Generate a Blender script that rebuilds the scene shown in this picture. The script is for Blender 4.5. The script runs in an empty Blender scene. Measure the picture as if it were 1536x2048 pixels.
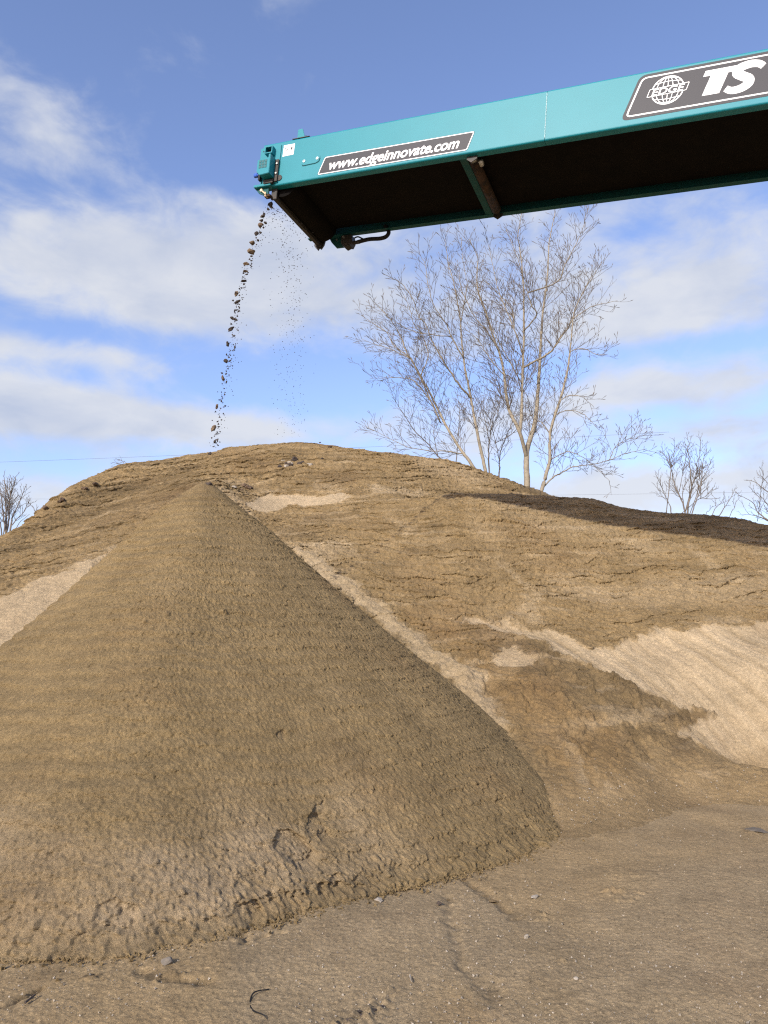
import bpy, bmesh, math, random
import numpy as np
from mathutils import Vector, Matrix
R = math.radians
sc = bpy.context.scene
col = sc.collection
rng = np.random.default_rng(7)
random.seed(7)

# ------------------------------------------------------------------ camera
PITCH, FPX, EYE = R(10.0), 1500.0, 1.6           # focal length in pixels of the 1536x2048 photograph
cd = bpy.data.cameras.new('camera'); cam = bpy.data.objects.new('camera', cd); col.objects.link(cam)
cam.location = (0, 0, EYE); cam.rotation_euler = (R(90) + PITCH, 0, 0)
cd.sensor_width = 36.0; cd.lens = FPX / 2048 * 36.0; cd.clip_start = .05; cd.clip_end = 3000
sc.camera = cam

# ------------------------------------------------------------------ sky, sun, exposure
SUN_AZ, SUN_EL = R(28), R(27)                     # the sun stands behind the camera and to the left
SKY_K = 0.15
world = bpy.data.worlds.new('World'); sc.world = world; world.use_nodes = True
wt = world.node_tree; wn = wt.nodes; wl = wt.links
def wnode(t, **k):
    n = wn.new(t)
    for a, b in k.items(): setattr(n, a, b)
    return n
def wmath(op, a, b=None, c=None):
    n = wnode('ShaderNodeMath', operation=op)
    for i, v in enumerate((a, b, c)):
        if v is None: continue
        if isinstance(v, (int, float)): n.inputs[i].default_value = v
        else: wl.new(v, n.inputs[i])
    return n.outputs[0]
sky = wnode('ShaderNodeTexSky', sky_type='NISHITA'); sky.sun_disc = False
sky.sun_elevation = SUN_EL; sky.sun_rotation = R(180) + SUN_AZ; sky.ozone_density = 3.0; sky.dust_density = 1.4; sky.air_density = 1.0
tint = wnode('ShaderNodeMix', data_type='RGBA', blend_type='MULTIPLY'); tint.inputs[0].default_value = 1
wl.new(sky.outputs[0], tint.inputs[6]); tint.inputs[7].default_value = (1.78, 1.58, 1.72, 1)
tc = wnode('ShaderNodeTexCoord'); sep = wnode('ShaderNodeSeparateXYZ'); wl.new(tc.outputs['Generated'], sep.inputs[0])
DX, DY, DZ = sep.outputs
zz = wmath('ADD', wmath('MAXIMUM', DZ, 0.0), 0.10)
cu = wmath('DIVIDE', DX, zz); cv = wmath('DIVIDE', DY, zz)
cmb = wnode('ShaderNodeCombineXYZ'); wl.new(cu, cmb.inputs[0]); wl.new(cv, cmb.inputs[1])
def wnoise(scale, detail, rough, loc, warp=0.0, stretch=(1, 1, 1)):
    mp = wnode('ShaderNodeMapping'); wl.new(cmb.outputs[0], mp.inputs[0]); mp.inputs[1].default_value = loc; mp.inputs[3].default_value = stretch
    n = wnode('ShaderNodeTexNoise', noise_dimensions='3D'); wl.new(mp.outputs[0], n.inputs['Vector'])
    n.inputs['Scale'].default_value = scale; n.inputs['Detail'].default_value = detail; n.inputs['Roughness'].default_value = rough
    n.inputs['Distortion'].default_value = warp
    return n.outputs[0]
def dnoise(scale, detail, rough, loc, stretch, warp=0.0):   # noise over the directions of the sky, drawn out level
    mp = wnode('ShaderNodeMapping'); wl.new(tc.outputs['Generated'], mp.inputs[0]); mp.inputs[1].default_value = loc; mp.inputs[3].default_value = stretch
    n = wnode('ShaderNodeTexNoise', noise_dimensions='3D'); wl.new(mp.outputs[0], n.inputs['Vector'])
    n.inputs['Scale'].default_value = scale; n.inputs['Detail'].default_value = detail; n.inputs['Roughness'].default_value = rough; n.inputs['Distortion'].default_value = warp
    return n.outputs[0]
big = dnoise(4.2, 7, .52, (3.1, 1.7, .4), (1, 1, 2.1), .3)
fine = dnoise(13, 6, .58, (1.3, 4.2, 2), (1, 1, 1.7), .4)
def direction(px, py):                            # unit view direction of a pixel of the photograph
    r, u = (px - 768) / FPX, (1024 - py) / FPX
    v = Vector((r, math.cos(PITCH) - u * math.sin(PITCH), math.sin(PITCH) + u * math.cos(PITCH)))
    return v.normalized()
def bank(px, py, wx, wy, amt):                    # a bank of cloud (amt > 0) or a clear gap (amt < 0) round one direction of the sky
    d = direction(px, py)
    ax = Vector((d.y, -d.x, 0)).normalized(); ay = ax.cross(d)
    def dot(v, s):
        n = wnode('ShaderNodeVectorMath', operation='DOT_PRODUCT'); wl.new(tc.outputs['Generated'], n.inputs[0]); n.inputs[1].default_value = v / s
        return n.outputs['Value']
    a, b = dot(ax, wx / FPX), dot(ay, wy / FPX)
    e = wmath('POWER', 2.718, wmath('MULTIPLY', wmath('ADD', wmath('MULTIPLY', a, a), wmath('MULTIPLY', b, b)), -1))
    front = dot(d, 1.0)
    return wmath('MULTIPLY', wmath('MULTIPLY', e, wmath('GREATER_THAN', front, 0)), amt)
BANKS = [(30, 190, 150, 110, .25), (190, 240, 170, 80, .16), (800, 60, 900, 120, -.20),
         (120, 530, 330, 75, .36), (430, 470, 220, 95, .36), (460, 620, 330, 90, .32), (120, 655, 260, 26, -.22),
         (600, 745, 420, 30, -.16), (150, 830, 380, 46, .46), (480, 850, 280, 36, .32), (130, 705, 220, 28, .30), (820, 520, 260, 130, .22),
         (1400, 560, 230, 85, .36), (1330, 640, 230, 50, .26), (1370, 772, 280, 40, .48), (1480, 415, 170, 40, .16),
         (1350, 445, 130, 22, -.12), (1220, 705, 260, 22, -.20), (1400, 855, 330, 34, .30), (1050, 600, 200, 200, .10),
         (1400, 965, 420, 50, .34), (70, 985, 300, 45, .28), (400, 320, 170, 60, -.34), (130, 385, 230, 36, -.26), (300, 945, 240, 22, -.10)]
cov = None
for b_ in BANKS:
    o_ = bank(*b_)
    cov = o_ if cov is None else wmath('ADD', cov, o_)
low = wmath('POWER', 2.718, wmath('MULTIPLY', wmath('MULTIPLY', DZ, DZ), -16.0))
cov = wmath('ADD', cov, wmath('MULTIPLY', low, .20))
dens = wmath('ADD', wmath('ADD', wmath('MULTIPLY', big, 1.0), wmath('MULTIPLY', fine, .62)), cov)
mr = wnode('ShaderNodeMapRange', interpolation_type='SMOOTHSTEP'); wl.new(dens, mr.inputs[0])
mr.inputs[1].default_value = .80; mr.inputs[2].default_value = 1.27; mr.inputs[3].default_value = 0; mr.inputs[4].default_value = .92
# clouds: lit white where thick edges catch the sun, blue-grey in their bodies
shade = dnoise(6, 6, .55, (5.0, 8.0, .3), (1, 1, 2.4), .3)
sm = wnode('ShaderNodeMapRange'); wl.new(shade, sm.inputs[0]); sm.inputs[1].default_value = .28; sm.inputs[2].default_value = .58; shade = sm.outputs[0]
cr = wnode('ShaderNodeMix', data_type='RGBA'); wl.new(shade, cr.inputs[0])
cr.inputs[6].default_value = (3.55, 3.95, 4.9, 1); cr.inputs[7].default_value = (5.0, 5.15, 5.5, 1)
mixc = wnode('ShaderNodeMix', data_type='RGBA'); wl.new(mr.outputs[0], mixc.inputs[0]); wl.new(tint.outputs[2], mixc.inputs[6]); wl.new(cr.outputs[2], mixc.inputs[7])
bg = wn['Background']; wl.new(mixc.outputs[2], bg.inputs[0]); bg.inputs[1].default_value = SKY_K
SUN_DIR = Vector((math.sin(SUN_AZ) * math.cos(SUN_EL), math.cos(SUN_AZ) * math.cos(SUN_EL), -math.sin(SUN_EL)))
sd = bpy.data.lights.new('sun', 'SUN'); sd.energy = 5.0; sd.angle = R(.53); sd.color = (1, .93, .82)
so = bpy.data.objects.new('sun', sd); col.objects.link(so); so.rotation_euler = SUN_DIR.to_track_quat('-Z', 'Y').to_euler(); so.location = (-8, -15, 12)
sc.cycles.use_denoising = False; sc.cycles.filter_width = 1.2      # keep the grain of the sand crisp
vs = sc.view_settings; vs.view_transform = 'Standard'; vs.look = 'None'; vs.exposure = 0.0; vs.gamma = 1

# ------------------------------------------------------------------ helpers
def ray(px, py):
    r, u = (px - 768) / FPX, (1024 - py) / FPX
    return np.array([r, math.cos(PITCH) - u * math.sin(PITCH), math.sin(PITCH) + u * math.cos(PITCH)])
def at(px, py, Y):                                # the point of the place seen at a pixel, Y metres in front of the camera
    r = ray(px, py); p = r * Y / r[1]; p[2] += EYE
    return p
def on_ground(px, py):
    r = ray(px, py); p = r * EYE / -r[2]
    return p[:2]
def tag(o, label=None, cat=None, group=None, kind=None):
    for k, v in (('label', label), ('category', cat), ('group', group), ('kind', kind)):
        if v: o[k] = v
    return o
def empty(name, loc=(0, 0, 0)):
    o = bpy.data.objects.new(name, None); col.objects.link(o); o.location = loc; o.empty_display_size = .2
    return o
def link(name, me, mats, parent=None, smooth=False):
    o = bpy.data.objects.new(name, me); col.objects.link(o)
    for m in (mats if isinstance(mats, (list, tuple)) else [mats]): me.materials.append(m)
    if parent: o.parent = parent
    if smooth: me.polygons.foreach_set('use_smooth', np.ones(len(me.polygons), bool))
    return o
def grid_mesh(name, P, attrs=None, wrap=False):   # P: rows x cols x 3
    nr, nc = P.shape[:2]
    me = bpy.data.meshes.new(name)
    me.vertices.add(nr * nc); me.vertices.foreach_set('co', P.reshape(-1).astype(np.float32))
    idx = np.arange(nr * nc, dtype=np.int32).reshape(nr, nc)
    if wrap: idx = np.concatenate([idx, idx[:, :1]], 1)
    q = np.stack([idx[:-1, :-1], idx[:-1, 1:], idx[1:, 1:], idx[1:, :-1]], -1).reshape(-1, 4)
    me.loops.add(q.size); me.loops.foreach_set('vertex_index', q.reshape(-1))
    me.polygons.add(len(q)); me.polygons.foreach_set('loop_start', np.arange(0, q.size, 4, dtype=np.int32))
    me.update(calc_edges=True)
    for k, v in (attrs or {}).items():
        a = me.attributes.new(k, 'FLOAT', 'POINT'); a.data.foreach_set('value', v.reshape(-1).astype(np.float32))
    return me
def poly_mesh(name, V, F):
    me = bpy.data.meshes.new(name); me.from_pydata([tuple(v) for v in V], [], F); me.update(); return me
_perm = np.random.default_rng(3).permutation(4096).astype(np.int32)
_gang = np.random.default_rng(4).random(4096).astype(np.float32) * 6.2831853
_gx, _gy = np.cos(_gang), np.sin(_gang)
def pn(x, y, seed=0):                             # 2-D gradient noise, about -1..1
    xf, yf = np.floor(x), np.floor(y)
    xi, yi = xf.astype(np.int32) + seed * 57, yf.astype(np.int32) + seed * 131
    fx, fy = (x - xf).astype(np.float32), (y - yf).astype(np.float32)
    def g(ix, iy, dx, dy):
        h = _perm[(_perm[ix & 4095] + iy) & 4095]
        return _gx[h] * dx + _gy[h] * dy
    ux, uy = fx * fx * fx * (fx * (fx * 6 - 15) + 10), fy * fy * fy * (fy * (fy * 6 - 15) + 10)
    a, b = g(xi, yi, fx, fy), g(xi + 1, yi, fx - 1, fy)
    c, d = g(xi, yi + 1, fx, fy - 1), g(xi + 1, yi + 1, fx - 1, fy - 1)
    return 1.5 * ((a + (b - a) * ux) * (1 - uy) + (c + (d - c) * ux) * uy)
def fbm(x, y, o=4, seed=0, gain=.5):
    s, a, f = 0, 1.0, 1.0
    for k in range(o):
        s = s + a * pn(x * f, y * f, seed + k * 7); a *= gain; f *= 2.03
    return s
def crumbs(x, y, seed=0, fill=1.0):             # rounded crumbs of unequal height scattered over a surface
    xi, yi = np.floor(x).astype(np.int32), np.floor(y).astype(np.int32); h = np.zeros(x.shape, np.float32)
    for i in (-1, 0, 1):
        for j in (-1, 0, 1):
            cx, cy = xi + i, yi + j
            k = _perm[(_perm[(cx + seed * 53) & 4095] + cy + seed * 17) & 4095]
            px_ = cx + (k & 63) / 63.0; py_ = cy + ((k >> 6) & 63) / 63.0; q = _perm[(k + 991) & 4095] / 4095.0
            rr = (.30 + .55 * q) ** 2
            d = ((x - px_) ** 2 + (y - py_) ** 2) / rr
            h = np.maximum(h, np.where(q < fill, np.sqrt(np.clip(1 - d, 0, 1)) * (.25 + .75 * q * q), 0))
    return h
def sst(x, a, b):
    t = np.clip((x - a) / (b - a), 0, 1); return t * t * (3 - 2 * t)
def hash01(i, seed=0):
    return (_perm[(i.astype(np.int32) * 7 + seed * 331) & 4095] / 4095.0).astype(np.float32)
def poly_sd(x, y, poly):                          # signed distance to a polygon, > 0 inside
    d2 = np.full(x.shape, 1e9, np.float32); ins = np.zeros(x.shape, bool); n = len(poly)
    for i in range(n):
        (ax, ay), (bx, by) = poly[i], poly[(i + 1) % n]
        ex, ey = bx - ax, by - ay; wx, wy = x - ax, y - ay
        t = np.clip((wx * ex + wy * ey) / (ex * ex + ey * ey + 1e-9), 0, 1)
        d2 = np.minimum(d2, (wx - ex * t) ** 2 + (wy - ey * t) ** 2)
        c = ((ay > y) != (by > y)) & (x < ex * (y - ay) / (ey if abs(ey) > 1e-9 else 1e-9) + ax)
        ins ^= c
    d = np.sqrt(d2); return np.where(ins, d, -d)
def line_d(x, y, pts):
    d2 = np.full(x.shape, 1e9, np.float32)
    for (ax, ay), (bx, by) in zip(pts[:-1], pts[1:]):
        ex, ey = bx - ax, by - ay; wx, wy = x - ax, y - ay
        t = np.clip((wx * ex + wy * ey) / (ex * ex + ey * ey + 1e-9), 0, 1)
        d2 = np.minimum(d2, (wx - ex * t) ** 2 + (wy - ey * t) ** 2)
    return np.sqrt(d2)

# ------------------------------------------------------------------ materials
def mat(name, base, rough=.5, metal=0.0, noise=None, bump=None, spec=.5):
    m = bpy.data.materials.new(name); m.use_nodes = True; t = m.node_tree; b = t.nodes['Principled BSDF']
    b.inputs['Base Color'].default_value = (*base, 1); b.inputs['Roughness'].default_value = rough; b.inputs['Metallic'].default_value = metal
    b.inputs['Specular IOR Level'].default_value = spec
    tcn = t.nodes.new('ShaderNodeTexCoord')
    if noise:
        c2, scale, lo, hi = noise
        n = t.nodes.new('ShaderNodeTexNoise'); n.inputs['Scale'].default_value = scale; n.inputs['Detail'].default_value = 6; n.inputs['Roughness'].default_value = .65
        t.links.new(tcn.outputs['Object'], n.inputs['Vector'])
        r = t.nodes.new('ShaderNodeMapRange'); r.inputs[1].default_value = lo; r.inputs[2].default_value = hi; t.links.new(n.outputs[0], r.inputs[0])
        x = t.nodes.new('ShaderNodeMix'); x.data_type = 'RGBA'; x.inputs[6].default_value = (*base, 1); x.inputs[7].default_value = (*c2, 1)
        t.links.new(r.outputs[0], x.inputs[0]); t.links.new(x.outputs[2], b.inputs['Base Color'])
    if bump:
        s, k, dist = bump
        n = t.nodes.new('ShaderNodeTexNoise'); n.inputs['Scale'].default_value = s; n.inputs['Detail'].default_value = 4
        t.links.new(tcn.outputs['Object'], n.inputs['Vector'])
        bp = t.nodes.new('ShaderNodeBump'); bp.inputs['Strength'].default_value = k; bp.inputs['Distance'].default_value = dist
        t.links.new(n.outputs[0], bp.inputs['Height']); t.links.new(bp.outputs[0], b.inputs['Normal'])
    return m
def sand_material(name, damp_or_dark, mid, dry, grey, grain=1.0, speck=.4):
    """sand: vertex fields dry / damp / grey say which sand lies where, damp also holds painted shade on the pile; grains and mottling come from noise."""
    m = bpy.data.materials.new(name); m.use_nodes = True; t = m.node_tree; N = t.nodes; L = t.links; b = N['Principled BSDF']
    b.inputs['Roughness'].default_value = .95; b.inputs['Specular IOR Level'].default_value = .15
    tcn = N.new('ShaderNodeTexCoord')
    def noise(scale, det=3, rough=.6):
        n = N.new('ShaderNodeTexNoise'); n.inputs['Scale'].default_value = scale; n.inputs['Detail'].default_value = det; n.inputs['Roughness'].default_value = rough
        L.new(tcn.outputs['Object'], n.inputs['Vector']); return n.outputs[0]
    def rng_(src, a, b_, c, d):
        r = N.new('ShaderNodeMapRange'); L.new(src, r.inputs[0])
        for i, v in enumerate((a, b_, c, d)): r.inputs[i + 1].default_value = v
        return r.outputs[0]
    def mix(f, a, b_, bt='MIX'):
        x = N.new('ShaderNodeMix'); x.data_type = 'RGBA'; x.blend_type = bt
        for s, v in ((0, f), (6, a), (7, b_)):
            if hasattr(v, 'links'): L.new(v, x.inputs[s])
            elif s == 0: x.inputs[0].default_value = v
            else: x.inputs[s].default_value = (*v, 1)
        return x.outputs[2]
    def attr(k):
        a = N.new('ShaderNodeAttribute'); a.attribute_name = k; return a.outputs['Fac']
    c = mix(attr('damp_or_dark'), mid, damp_or_dark)
    c = mix(attr('ochre'), c, (.20, .127, .054))
    c = mix(attr('dry'), c, dry)
    c = mix(attr('grey'), c, grey)
    def mul(a, b_):
        n = N.new('ShaderNodeMath'); n.operation = 'MULTIPLY'; L.new(a, n.inputs[0]); L.new(b_, n.inputs[1]); return n.outputs[0]
    v1 = mul(rng_(noise(1.7, 4), .3, .7, .86, 1.14), rng_(noise(7, 5, .65), .3, .7, .88, 1.12)); v2 = rng_(noise(28, 3, .7), .25, .75, .80, 1.20); v3 = rng_(noise(210, 2, .7), .25, .75, .72 - .12 * speck, 1.28 + .12 * speck)
    v4 = rng_(noise(75, 2, .5), .60, .72, 1.0, 1.0 + .45 * speck); v5 = rng_(noise(52, 2, .6), .30, .40, 1.0 - .35 * speck, 1.0)
    vv = mul(mul(mul(v1, v2), v3), mul(v4, v5))
    cc = N.new('ShaderNodeCombineColor'); [L.new(vv, cc.inputs[i]) for i in range(3)]
    c = mix(1.0, c, cc.outputs[0], 'MULTIPLY')
    red = rng_(noise(.8, 4), .52, .75, 0, .20)
    c = mix(red, c, (.16, .088, .042))
    L.new(c, b.inputs['Base Color'])
    def bump(src, k, d, prev=None):
        bp = N.new('ShaderNodeBump'); bp.inputs['Strength'].default_value = k; bp.inputs['Distance'].default_value = d
        L.new(src, bp.inputs['Height'])
        if prev: L.new(prev, bp.inputs['Normal'])
        return bp.outputs[0]
    n1 = bump(noise(60, 5, .8), 1.0 * grain, .016); n2 = bump(noise(150, 4, .8), 1.0 * grain, .009, n1)
    L.new(n2, b.inputs['Normal'])
    return m
M_cone = sand_material('fresh_sand', (0.172, 0.124, 0.061), (0.236, 0.169, 0.082), (0.345, 0.262, 0.160), (0.1328, 0.1162, 0.0830), .9)
M_pile = sand_material('weathered_sand', (0.126, 0.089, 0.045), (0.220, 0.155, 0.076), (0.400, 0.308, 0.188), (0.258, 0.182, 0.092), .8)
M_ground = sand_material('yard_ground', (0.085, 0.060, 0.031), (0.285, 0.202, 0.102), (0.345, 0.262, 0.15), (0.272, 0.206, 0.120), .40, 1.3)
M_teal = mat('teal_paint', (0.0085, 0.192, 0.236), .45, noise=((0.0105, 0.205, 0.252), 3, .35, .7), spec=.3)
M_teal_shadow = mat('teal_paint_shaded', (0.0080, 0.082, 0.088), .6, noise=((0.0210, 0.075, 0.070), 9, .45, .75), spec=.2)  # the teal paint again, darkened: shade put into the colour of shaded parts
M_belt = mat('rubber_belt', (.0042, .0036, .0033), .8, noise=((.008, .006, .005), 5, .4, .7), bump=(60, .2, .003), spec=.08)
M_black = mat('black_rubber', (.012, .0115, .011), .6, spec=.25)
M_dark = mat('dark_steel', (.03, .03, .029), .6, .3, noise=((.055, .038, .026), 30, .45, .7))
M_rust = mat('rusty_steel', (.062, .036, .022), .8, noise=((.022, .018, .016), 14, .4, .65), bump=(80, .3, .003), spec=.15)
M_zinc = mat('zinc_bolt', (0.5208, 0.5208, 0.5040), .35, .7)
M_brass = mat('brass_fitting', (.55, .42, .26), .4, .6)
M_blue = mat('blue_plastic', (.03, .10, .42), .35)
M_decal = mat('decal_charcoal', (.036, .036, .042), .5, spec=.25)
M_white = mat('decal_white', (0.6888, 0.6972, 0.6888), .4)
M_redprint = mat('print_red', (.55, .22, .16), .5)
M_stone = mat('pale_stone', (0.3360, 0.2940, 0.2352), .85, noise=((0.2352, 0.2016, 0.1512), 12, .4, .65), bump=(33.6000, 0.4200, 0.0084))
M_gstone = mat('grey_stone', (0.1260, 0.1092, 0.0882), .9, noise=((0.1764, 0.1512, 0.1176), 20, .4, .65), bump=(33.6000, 0.4200, 0.0084))
M_clod = mat('soil_clod', (0.1344, 0.0882, 0.0521), .95, noise=((0.0714, 0.0470, 0.0302), 25, .4, .65), bump=(50.4000, 0.6720, 0.0067))
M_clod_tan = mat('sandy_clod', (0.165, 0.115, 0.068), .95, noise=((0.10, 0.068, 0.040), 25, .4, .65), bump=(50.4000, 0.6720, 0.0067))
M_clod_dark = mat('dark_soil', (.060, .044, .034), .95, noise=((.035, .027, .022), 25, .4, .65), bump=(60, .8, .008))
M_bark = mat('pale_bark', (0.27, 0.228, 0.160), .85, noise=((0.1596, 0.1361, 0.1008), 7, .42, .7), bump=(18.4800, 0.4200, 0.0168))
M_bark_dark = mat('dark_bark', (0.1680, 0.1428, 0.1176), .85, noise=((0.1092, 0.0924, 0.0756), 9, .42, .7))
M_twig = mat('twig_bark', (0.1134, 0.0907, 0.0689), .85)
M_cable = mat('cable', (.10, .10, .11), .6)
M_slab = mat('broken_concrete', (0.1470, 0.1218, 0.0882), .9, noise=((0.1092, 0.0882, 0.0630), 18, .4, .65), bump=(42.0000, 0.5040, 0.0084))

# ------------------------------------------------------------------ the old pile: its base surface through surveyed points
RIDGE = [(-500, 1330, 10.0), (-250, 1215, 11.2), (-100, 1130, 12.3), (0, 1075, 13.3), (60, 1040, 14.3), (130, 995, 15.2), (220, 950, 16.2), (310, 920, 16.7), (410, 904, 17.0), (500, 890, 17.2), (590, 884, 17.3),
         (670, 890, 17.2), (740, 900, 17.1), (820, 908, 17.0), (890, 918, 17.3), (950, 934, 17.4), (1010, 955, 17.6), (1060, 975, 17.9), (1110, 992, 18.2)]
RIDGE2 = [(1180, 998, 14.2), (1250, 1010, 13.9), (1350, 1024, 13.7), (1450, 1032, 13.6), (1536, 1046, 13.4), (1640, 1075, 13.2), (1800, 1120, 13.0), (2100, 1180, 13.0)]
BODY = [(700, 1000, 14.3), (800, 994, 14.1), (890, 990, 13.7), (950, 990, 13.65), (1000, 990, 13.7), (1060, 990, 13.8), (1110, 993, 13.9),
        (850, 1004, 14.9), (900, 1008, 14.8), (970, 1012, 14.8), (1040, 1014, 15.0), (1110, 1018, 15.2), (900, 985, 16.0), (980, 992, 16.2), (1050, 1004, 16.4),
        (850, 955, 16.0), (700, 940, 15.9), (600, 945, 15.9), (600, 988, 15.0), (500, 940, 15.9), (500, 985, 14.9), (530, 1030, 13.9), (420, 960, 14.3),
        (300, 1000, 14.0), (200, 1040, 13.3), (300, 1060, 12.6), (150, 1100, 12.0), (0, 1180, 10.7), (240, 1092, 11.9), (100, 1160, 10.9), (0, 1290, 9.5), (-200, 1300, 9.3), (-200, 1220, 10.3),
        (700, 1060, 13.2), (600, 1100, 12.2), (700, 1150, 11.8), (890, 1050, 12.9), (890, 1120, 12.1), (890, 1230, 11.1), (840, 1300, 10.2),
        (1100, 1050, 13.1), (1100, 1150, 12.05), (1100, 1250, 11.0), (1100, 1320, 10.1), (1100, 1400, 9.2), (1080, 1500, 8.1), (1000, 1430, 8.9), (1115, 1600, 7.2),
        (1300, 1080, 13.0), (1300, 1160, 12.1), (1300, 1255, 11.0), (1300, 1400, 9.6), (1300, 1500, 8.7), (1300, 1570, 7.9),
        (1536, 1085, 12.9), (1536, 1150, 12.15), (1536, 1250, 11.05), (1536, 1400, 9.75), (1536, 1530, 8.75), (1800, 1250, 11.0), (1800, 1400, 9.6), (1800, 1530, 8.7), (2100, 1400, 9.6)]
BODY += [(250, 972, 15.0), (170, 1012, 14.3), (110, 1035, 13.9), (310, 950, 15.5), (60, 1078, 13.1), (20, 1105, 12.5), (360, 935, 15.9), (400, 925, 16.2), (450, 910, 16.5)]
pts = [at(*q) for q in RIDGE + RIDGE2 + BODY]
for q in RIDGE:
    p = at(*q); pts += [np.array([p[0] * 1.05, p[1] + 2.2, p[2] - .9]), np.array([p[0] * 1.3, p[1] + 7, p[2] - 4.6])]
for q in RIDGE2:
    p = at(*q); pts += [np.array([p[0] * 1.03, p[1] + 1.6, p[2] - .35]), np.array([p[0] * 1.2, p[1] + 7, p[2] - 3.6])]
FOOT = [on_ground(1130, 1665), on_ground(1220, 1650), on_ground(1330, 1615), on_ground(1536, 1575), on_ground(1800, 1575), on_ground(2100, 1575)]
for g in FOOT: pts += [np.array([g[0], g[1], .02]), np.array([g[0] * .85, g[1] * .85, -.35])]
for x_, y_, z_ in ((-9, 6.6, -.2), (-6.5, 6.2, -.2), (-4.5, 6.3, -.15), (-3, 7.0, .3), (-1.5, 7.6, .35), (0, 7.8, .45), (.9, 7.4, .25), (0, 5.8, -.5), (-2.5, 5.4, -.6), (-7, 8.6, 1.0), (-10, 9, .4), (-13, 10, -.4), (14, 9, -.3), (16, 15, -.6), (-3.5, 9.6, 1.75), (-14, 16, -.5)):
    pts.append(np.array([x_, y_, z_]))
CP = np.array(pts); MQ = .5
def _phi(d2): return np.sqrt(d2 + MQ * MQ)
_A = _phi(((CP[:, None, :2] - CP[None, :, :2]) ** 2).sum(-1)); _n = len(CP)
_K = np.zeros((_n + 3, _n + 3)); _K[:_n, :_n] = _A - np.eye(_n) * .012; _K[:_n, _n] = 1; _K[:_n, _n + 1:] = CP[:, :2]; _K[_n, :_n] = 1; _K[_n + 1:, :_n] = CP[:, :2].T
_W = np.linalg.solve(_K, np.concatenate([CP[:, 2], np.zeros(3)]))
def pile_z(x, y):
    x = np.asarray(x, np.float32); y = np.asarray(y, np.float32)
    z = np.full(x.shape, _W[_n]) + _W[_n + 1] * x + _W[_n + 2] * y
    for i in range(_n):
        z = z + np.float32(_W[i]) * np.sqrt((x - np.float32(CP[i, 0])) ** 2 + (y - np.float32(CP[i, 1])) ** 2 + np.float32(MQ * MQ))
    return .09 * np.logaddexp(0, z / .09) - .025          # the foot runs out gently into the yard
def on_pile(px, py):                              # where the sight line of a pixel first meets the pile
    r = ray(px, py); r = r / r[1]; Y = np.arange(6.5, 19, .02)
    z = pile_z(r[0] * Y, Y); h = EYE + r[2] * Y - z
    k = np.argmax(h < 0) if (h < 0).any() else np.argmin(h)
    return r[0] * Y[k], Y[k]
def pp(L): return [on_pile(*q) for q in L]

DRY = [  # polygons of paler dry sand, with strength and edge softness in metres
    ([(905, 1236), (985, 1240), (1100, 1266), (1180, 1300), (1215, 1292), (1285, 1263), (1400, 1256), (1536, 1240), (1750, 1230), (1750, 1520), (1536, 1534), (1470, 1527), (1400, 1490), (1345, 1462), (1420, 1437), (1400, 1410), (1280, 1377), (1180, 1332), (1050, 1272), (960, 1252)], 1.0, .055),
    ([(480, 1003), (540, 985), (610, 993), (690, 984), (702, 996), (640, 1010), (575, 1014), (535, 1030), (508, 1024)], .9, .05),
    ([(735, 973), (800, 977), (870, 991), (740, 993)], .5, .08),
    ([(800, 905), (1000, 965), (960, 972), (840, 935)], .3, .15),
    ([(570, 1092), (620, 1103), (690, 1160), (750, 1195), (810, 1245), (890, 1300), (945, 1335), (985, 1395), (1022, 1455), (1008, 1462), (930, 1390), (840, 1310), (740, 1220), (650, 1160)], .62, .06),
    ([(240, 1092), (165, 1128), (90, 1160), (0, 1203), (-120, 1262), (-300, 1350), (-200, 1460), (0, 1330), (80, 1265), (150, 1190)], .80, .16),
    ([(985, 1307), (1030, 1300), (1078, 1325), (1060, 1338), (1000, 1335)], .7, .05),
    ([(1150, 1175), (1300, 1165), (1536, 1150), (1700, 1150), (1700, 1200), (1536, 1212), (1300, 1212)], .30, .2),
    ([(600, 1095), (690, 1075), (720, 1110), (650, 1130)], .35, .1),
    ([(900, 1005), (1060, 1010), (1200, 1050), (1400, 1095), (1300, 1110), (1100, 1060)], .25, .2),
    ([(1130, 1480), (1180, 1530), (1230, 1570), (1280, 1590), (1260, 1625), (1190, 1615), (1150, 1560)], .42, .12),
    ([(1350, 1580), (1400, 1545), (1460, 1550), (1440, 1580), (1400, 1600)], .6, .06),
    ([(1280, 1525), (1310, 1530), (1300, 1545)], .5, .05)]
DRY += [([(1000, 1125), (1022, 1135), (1080, 1185), (1060, 1192)], .35, .05), ([(1045, 1190), (1075, 1195), (1095, 1252), (1020, 1243)], .40, .06), ([(640, 955), (690, 975), (660, 990), (620, 975)], .3, .08), ([(430, 965), (470, 985), (520, 1045), (500, 1050)], .35, .06), ([(780, 1020), (830, 1060), (815, 1075), (770, 1035)], .25, .06), ([(1380, 1085), (1440, 1130), (1420, 1140), (1370, 1100)], .3, .06)]
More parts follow.
